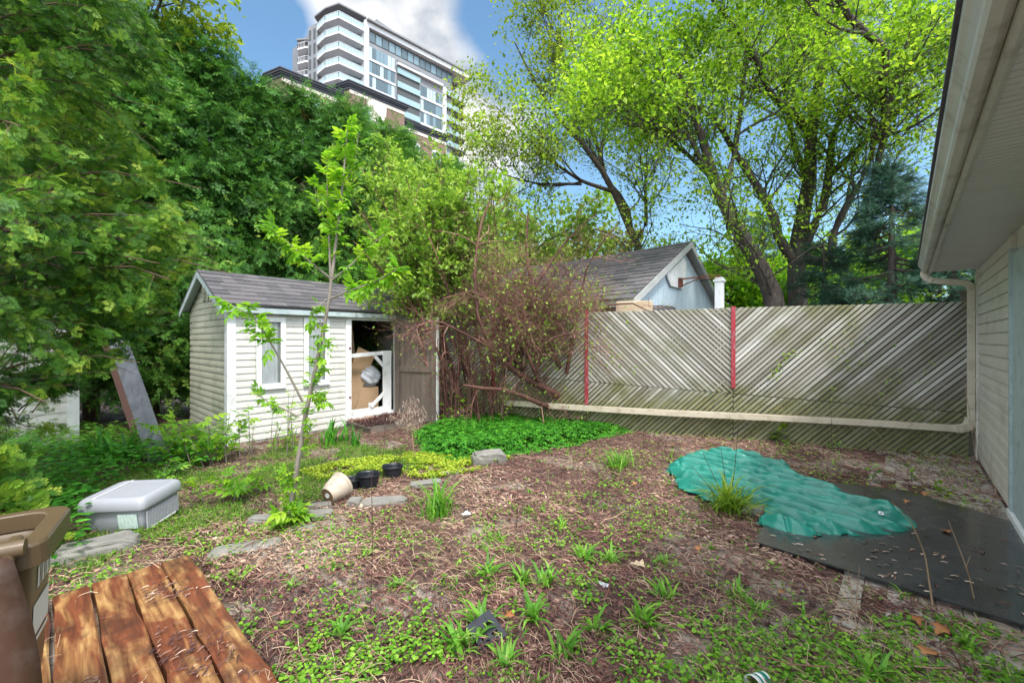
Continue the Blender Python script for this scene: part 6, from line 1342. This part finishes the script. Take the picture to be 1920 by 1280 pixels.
for dx, dy, tx, ty, lbl in ((0, 0, 1384, 800, 'tallest straight dark stem rising from the lily clump'), (-5, 0, 1352, 842, 'dark stem leaning slightly left out of the lily clump'), (-8, 0, 1316, 845, 'dark stem leaning left across the tarp'), (-12, 0, 1296, 872, 'leftmost slanting dark stem above the tarp')):
    b = G(1368+dx, 948+dy); stalks('dark_stem', lbl, [([b, (b+W(tx, ty, b[1]))/2+A(.01, 0, 0), W(tx, ty, b[1]+.05)], (.004, .002))], M['darkstem'])
for px, py, tx, ty, lbl in ((695, 1150, 696, 880, 'thin dark upright stem left of the mulch centre'), (968, 990, 970, 905, 'short dark upright stem in the mulch centre'), (1560, 850, 1556, 740, 'thin grey stem in front of the fence'), (716, 870, 722, 800, 'thin stem rising between the pots')):
    b = G(px, py); stalks('dark_stem', lbl, [([b, (b+W(tx, ty, b[1]))/2+A(.01, 0, 0), W(tx, ty, b[1])], (.0025, .0015))], M['darkstem'])
stalks('dry_stalk', 'long pale straw stem leaning before the white drain pipe', [([G(1670, 860), W(1650, 815, 5.0), W(1608, 782, 5.0)], (.004, .002))], M['straw'])
for lb_, S_ in (('pale stem standing straight at the foot of the downspout', ([G(1836, 868), W(1828, 810, 5.1), W(1822, 790, 5.1)], (.005, .002))), ('tall thin dry stem rising beside the downspout', ([G(1830, 868), W(1822, 800, 5.05), W(1812, 740, 5.1), W(1806, 700, 5.1)], (.004, .002))), ('dry stem bending over the ground before the downspout foot', ([G(1842, 880), W(1800, 858, 4.9), W(1770, 870, 4.8)], (.004, .002))), ('dry stem curving up from the pale paving', ([G(1760, 925), W(1778, 880, 4.5), W(1790, 860, 4.4), W(1810, 850, 4.4)], (.004, .0015))), ('thin dry stem against the house siding', ([G(1870, 930), W(1852, 870, 4.3), W(1838, 850, 4.3)], (.003, .0015)))):
    stalks('dry_stalk', lb_, [S_], M['straw'])
# ------------------------------------------------------------ uncountable ground stuff
def gpts(n, x0, x1, y0, y1, pw=1.6):
    y = y0+(y1-y0)*rng.random(n)**pw; x = rng.uniform(-1, 1, n)*(y*1.25+.3); ok = (x > x0) & (x < x1); return x[ok], y[ok]
LAWN = np.array(gpoly([(60, 1010), (100, 880), (340, 850), (470, 848), (640, 832), (780, 848), (800, 880), (700, 900), (640, 930), (520, 960), (400, 985), (320, 1010), (240, 1040), (110, 1110)]))
SED = np.array(gpoly([(560, 885), (640, 868), (760, 850), (880, 858), (960, 862), (900, 885), (800, 900), (700, 888), (600, 905)]))
GOUT = np.array(gpoly([(775, 812), (860, 788), (950, 778), (1080, 776), (1190, 778), (1265, 786), (1240, 800), (1160, 815), (1080, 835), (960, 855), (860, 866), (800, 850)]))
PLAT = np.array([(PC+PA*a+PB*b)[:2] for a, b in ((-.0, 0), (2.2, 0), (2.2, 1.26), (0, 1.26))])
MATP = np.array(MP); wallside = lambda x, y: ((x-HW[0])*HN[0]+(y-HW[1])*HN[1]) > .02
fside = lambda x, y: ((x-FR[0])*FN[0]+(y-FR[1])*FN[1]) > .03
shin = lambda x, y: ~((((x-S0[0])*SU[0]+(y-S0[1])*SU[1]) > -.05) & (((x-S0[0])*SN[0]+(y-S0[1])*SN[1]) < .03) & (((x-S0[0])*SU[0]+(y-S0[1])*SU[1]) < SL))
okg = lambda x, y: wallside(x, y) & (fside(x, y) | (x < 0)) & shin(x, y)
pave = lambda x, y: (((x-HW[0])*HN[0]+(y-HW[1])*HN[1]) < .95) & (y > 2.5) & (y < 5.0)
# leaf litter
x, y = gpts(170000, -7, 7, 1.5, 8.2, 1.35)
ok = okg(x, y) & ~inpoly(x, y, PLAT) & ~inpoly(x, y, TG); dens = .35+.9*fbm(x*1.6, y*1.6, 5, 3)
bare = fbm(x*2.2, y*2.2, 15, 3); dens = np.where((bare > .55) & (y < 3.8), dens*.22, dens)
dens = np.where(inpoly(x, y, LAWN), dens*.30, dens); dens = np.where(inpoly(x, y, MATP), .015, dens); dens = np.where(pave(x, y), .85*dens, dens); ok &= rng.random(len(x)) < dens; x = x[ok]; y = y[ok]; n = len(x)
z = gz(x, y)+.008+.020*rng.random(n); z = np.where(inpoly(x, y, MATP), .052, z)
flow = vnoise(x*.8, y*.8, 77)*3+.7; aa = flow+rng.normal(size=n)*.9; d = np.stack([np.cos(aa), np.sin(aa), rng.normal(size=n)*.16], -1)
big = rng.random(n) < .13; ln = np.where(big, .026, .044)*(.4+1.2*rng.random(n)); wd = np.where(big, ln*.65, .0048*(.5+rng.random(n)))
tone = np.clip(.42*rng.random(n)+.55*fbm(x*2.4, y*2.4, 25, 3)+.16*(rng.random(n) < .16)-.05, 0, 1); tone = np.where((x < .0) & (y > 2.6) & (y < 4.4), tone+.12, tone)
V, F, rr = scatter(CURL[0], CURL[1], np.stack([x, y, z], -1), d, nrm(UP+rdir(n)*.45), np.stack([ln, wd, ln], -1), np.clip(tone, 0, 1))
tag(build('leaf_litter', V, F, M['litter'], rnd=rr), kind='stuff')
# straw and twigs
x, y = gpts(24000, -7, 7, 1.5, 8, 1.4); ok = okg(x, y) & ~inpoly(x, y, MATP) & ~inpoly(x, y, TG) & (rng.random(len(x)) < .25+.9*(fbm(x*1.3+4, y*1.3, 33, 2) > .5)+.8*((x < -.2) & (y > 2.7)))
x = x[ok]; y = y[ok]; n = len(x); a = vnoise(x*.7, y*.7, 8)*4+rng.normal(size=n)*1.0; L_ = .05+.13*rng.random(n)**2.2
zz = np.where(inpoly(x, y, PLAT), .09, gz(x, y)+.022); p0 = np.stack([x, y, zz], -1); dr_ = np.stack([np.cos(a), np.sin(a), rng.normal(size=n)*.12], -1)
keep_ = ~(inpoly(x, y, PLAT) & (rng.random(n) < .95)); p0 = p0[keep_]; dr_ = dr_[keep_]; L_ = L_[keep_]; n = len(p0)
k = np.linspace(0, 1, 4)[None, :, None]; P = p0[:, None]+dr_[:, None]*L_[:, None, None]*k+UP*(4*k*(1-k)*L_[:, None, None]*.14)+rng.normal(size=(n, 4, 3))*.004
V, F = tubes(P, np.full((n, 4), .0011)*(.6+.9*rng.random(n))[:, None], 3); tag(build('dead_straw', V, [F], M['straw'], rnd=np.repeat(rng.random(n), 9)), kind='stuff')
x, y = gpts(2600, -7, 7, 1.5, 7.5, 1.3); ok = okg(x, y) & ~inpoly(x, y, MATP) & ~inpoly(x, y, TG) & ~inpoly(x, y, PLAT) & ~inpoly(x, y, LAWN); x = x[ok]; y = y[ok]; n = len(x); a = rng.random(n)*6.28; L_ = .08+.28*rng.random(n)**2
p0 = np.stack([x, y, gz(x, y)+.03], -1); dr_ = np.stack([np.cos(a), np.sin(a), rng.normal(size=n)*.06], -1); k = np.linspace(0, 1, 5)[None, :, None]; P = p0[:, None]+dr_[:, None]*L_[:, None, None]*k+rng.normal(size=(n, 5, 3))*.006
V, F = tubes(P, np.full((n, 5), .0022)*(.6+.9*rng.random(n))[:, None], 4); tag(build('fallen_twigs', V, [F], M['twig'], rnd=np.repeat(rng.random(n)**1.5, 16)), kind='stuff')
x, y = gpts(1000, -3, 5, 1.5, 6.0, 1.2); ok = okg(x, y) & ~inpoly(x, y, MATP) & ~inpoly(x, y, TG) & ~inpoly(x, y, PLAT); x = x[ok]; y = y[ok]; n = len(x); m_ = rng.integers(5, 12, n); ii = np.repeat(np.arange(n), m_); d = nrm(rng.normal(size=(len(ii), 3))*A(.8, .8, .15)+A(0, 0, .7)); s_ = np.repeat(.025+.055*rng.random(n)**2, m_)*(.6+.7*rng.random(len(ii)))
p = np.stack([x[ii], y[ii], gz(x[ii], y[ii])+.008], -1)+rng.normal(size=(len(ii), 3))*A(.006, .006, 0); V, F, rr = scatter(BLADE[0], BLADE[1], p, d, nrm(UP+rdir(len(ii))*.2), np.stack([s_, s_*2.4, s_*1.4], -1)); tag(build('small_weeds', V, F, M['weed'], rnd=rr), kind='stuff')
# litter caught on the platform
n = 3600; a = rng.random(n)*2.1; row = rng.integers(0, 6, n); b = rng.random(n)*1.24; wv_ = fbm(a*2.5+b*2, b*5, 66, 3) > .56; a = a[wv_]; b = b[wv_]; n = len(a)
p = PC+PA*a[:, None]+PB*b[:, None]; p[:, 2] = .09; aa = math.atan2(PB[1], PB[0])+.4+rng.normal(size=n)*.5; d = np.stack([np.cos(aa), np.sin(aa), rng.normal(size=n)*.08], -1); ln = .012+.035*rng.random(n)**1.5
V, F, rr = scatter(CURL[0], CURL[1], p, d, nrm(UP+rdir(n)*.4), np.stack([ln, .003+.003*rng.random(n), ln], -1), np.clip(.5+.25*rng.normal(size=n), 0, 1)); tag(build('leaf_litter', V, F, M['litter'], rnd=rr), kind='stuff')
# litter on the step
n = 2600; a = rng.uniform(1.7, 2.73, n); b = rng.uniform(.05, .8, n); p = S0+SU*a[:, None]+SN*b[:, None]; p[:, 2] = .13+.03*rng.random(n); aa = rng.random(n)*6.28; ln = .02+.04*rng.random(n)
V, F, rr = scatter(CURL[0], CURL[1], p, np.stack([np.cos(aa), np.sin(aa), rng.normal(size=n)*.2], -1), nrm(UP+rdir(n)*.5), np.stack([ln, ln*.35, ln], -1), np.clip(rng.normal(.33, .15, n)+.35*(b < .25)*(a < 2.2), 0, 1)); tag(build('leaf_litter', V, F, M['litter'], rnd=rr), kind='stuff')
# pale scraps on mat
n = 420; x = rng.uniform(1.9, 4.1, n); y = rng.uniform(2.1, 4.1, n); ok = inpoly(x, y, MATP) & ~inpoly(x, y, TG) & (fbm(x*3, y*3, 3, 2) > .46) & (x < 3.25); x = x[ok]; y = y[ok]; n = len(x); aa = rng.normal(size=n)*.5-.5
V, F, rr = scatter(CURL[0], CURL[1], np.stack([x, y, np.full(n, .05)], -1), np.stack([np.cos(aa), np.sin(aa), 0*aa], -1), nrm(UP+rdir(n)*.3), np.stack([.022+.02*rng.random(n), .007+.004*rng.random(n), .03*np.ones(n)], -1), .8+.2*rng.random(n)); tag(build('leaf_litter', V, F, M['litter'], rnd=rr), kind='stuff')
# little round leaved ground cover in drifts
x, y = gpts(150000, -7, 7, 1.5, 7.6, 1.35); dr1 = fbm(x*1.5+11, y*1.5, 101, 4); dr2 = fbm(x*5+3, y*5, 111, 3); f_ = np.clip((dr1-.47)*9, 0, 1)*np.clip((dr2-.40)*8, 0, 1)+.04*(dr2 > .55)
f_ = f_+.30*np.clip((fbm(x*7+1, y*7, 161, 2)-.56)*9, 0, 1)*(y < 5.2)
f_ *= np.where((x < .9) & (x > -2.4) & (y > 3.3) & (y < 5.4), .55, 1)*np.where(y > 4.4, .55, 1)*np.where((y < 2.6) & (x > -1), 1.5, 1)
f_ = np.where(inpoly(x, y, LAWN), .6*np.clip((dr1-.38)*9, 0, 1), f_); ok = okg(x, y) & ~inpoly(x, y, PLAT) & ~inpoly(x, y, MATP) & ~inpoly(x, y, TG) & ~pave(x, y) & (rng.random(len(x)) < f_*.48); x = x[ok]; y = y[ok]; n = len(x)
z = gz(x, y)+.022+.028*rng.random(n); s_ = (.012+.014*rng.random(n)**1.5)*(1+.3*(y > 4)); V, F, rr = scatter(ROUND[0], ROUND[1], np.stack([x, y, z], -1), hdir(n)+UP*rng.normal(size=(n, 1))*.25, nrm(UP+rdir(n)*.45), s_)
tag(build('ground_cover', V, F, M['cover'], rnd=rr), kind='stuff')
# lawn grass blades
def polyfill(P, n): lo = P.min(0); hi = P.max(0); q = lo+(hi-lo)*rng.random((n, 2)); return q[inpoly(q[:, 0], q[:, 1], P)]
q = polyfill(LAWN, 60000); q = q[(fbm(q[:, 0]*2, q[:, 1]*2, 131, 3) > .42)]; n = len(q); d = nrm(rng.normal(size=(n, 3))*A(.55, .55, .2)+UP); s_ = .04+.06*rng.random(n)
V, F, rr = scatter(BLADE[0], BLADE[1], np.stack([q[:, 0], q[:, 1], gz(q[:, 0], q[:, 1])], -1), d, rdir(n), np.stack([s_, s_*1.1, s_], -1)); tag(build('grass', V, F, M['grass'], rnd=rr), kind='stuff')
# leafy undergrowth at the left and below the hedge
UG = np.array(gpoly([(-120, 1120), (-60, 900), (60, 860), (340, 850), (420, 850), (400, 885), (300, 890), (250, 900), (180, 935), (170, 1000), (150, 1060), (90, 1080)]))
q = polyfill(UG, 6500); n = len(q); h_ = .06+.22*rng.random(n); V, F, rr = scatter(LEAF[0], LEAF[1], np.stack([q[:, 0], q[:, 1], h_], -1), hdir(n)+UP*.15, nrm(UP+rdir(n)*.4), .05+.045*rng.random(n)); tag(build('undergrowth', V, F, M['goutweed'], rnd=rr), kind='stuff')
UG2 = np.array(gpoly([(-200, 870), (-150, 830), (200, 822), (360, 826), (440, 846), (300, 862), (-100, 880)])); q = polyfill(UG2, 4200); n = len(q)
V, F, rr = scatter(LEAF[0], LEAF[1], np.stack([q[:, 0], q[:, 1], .04+.26*rng.random(n)], -1), hdir(n)+UP*.15, nrm(UP+rdir(n)*.4), .06+.05*rng.random(n)); tag(build('undergrowth', V, F, M['weed'], rnd=rr), kind='stuff')
# bright goutweed carpet
q = polyfill(GOUT, 26000); n = len(q); lift = np.clip(pdist(q[:, 0], q[:, 1], GOUT)/.25, .25, 1); h_ = (.04+.13*rng.random(n)**.6)*lift*(.75+.5*fbm(q[:, 0]*3, q[:, 1]*3, 9, 2))
V, F, rr = scatter(COMP3[0], COMP3[1], np.stack([q[:, 0], q[:, 1], h_], -1), hdir(n)+UP*.1, nrm(UP+rdir(n)*.35), .075+.05*rng.random(n)); tag(build('goutweed', V, F, M['goutweed'], rnd=rr), kind='stuff')
# yellow sedum mats
q = polyfill(SED, 26000); q = q[fbm(q[:, 0]*3, q[:, 1]*3, 141, 3) > .36]; n = len(q); V, F, rr = scatter(ROUND[0], ROUND[1], np.stack([q[:, 0], q[:, 1], gz(q[:, 0], q[:, 1])+.02+.04*rng.random(n)], -1), hdir(n)+UP*.4, nrm(UP+rdir(n)*.5), .016+.012*rng.random(n)); tag(build('sedum', V, F, M['sedum'], rnd=rr), kind='stuff')
# weeds along fence foot and among mulch right
x, y = gpts(9000, .5, 6, 3.6, 7.2, 1.0); ok = okg(x, y) & (fbm(x*2+5, y*2, 151, 3) > .54) & ~inpoly(x, y, TG) & ~inpoly(x, y, MATP); x = x[ok]; y = y[ok]; n = len(x); V, F, rr = scatter(LEAF[0], LEAF[1], np.stack([x, y, gz(x, y)+.02+.10*rng.random(n)**2], -1), hdir(n)+UP*.3, nrm(UP+rdir(n)*.4), .022+.028*rng.random(n)); tag(build('undergrowth', V, F, M['bushleaf'], rnd=rr), kind='stuff')
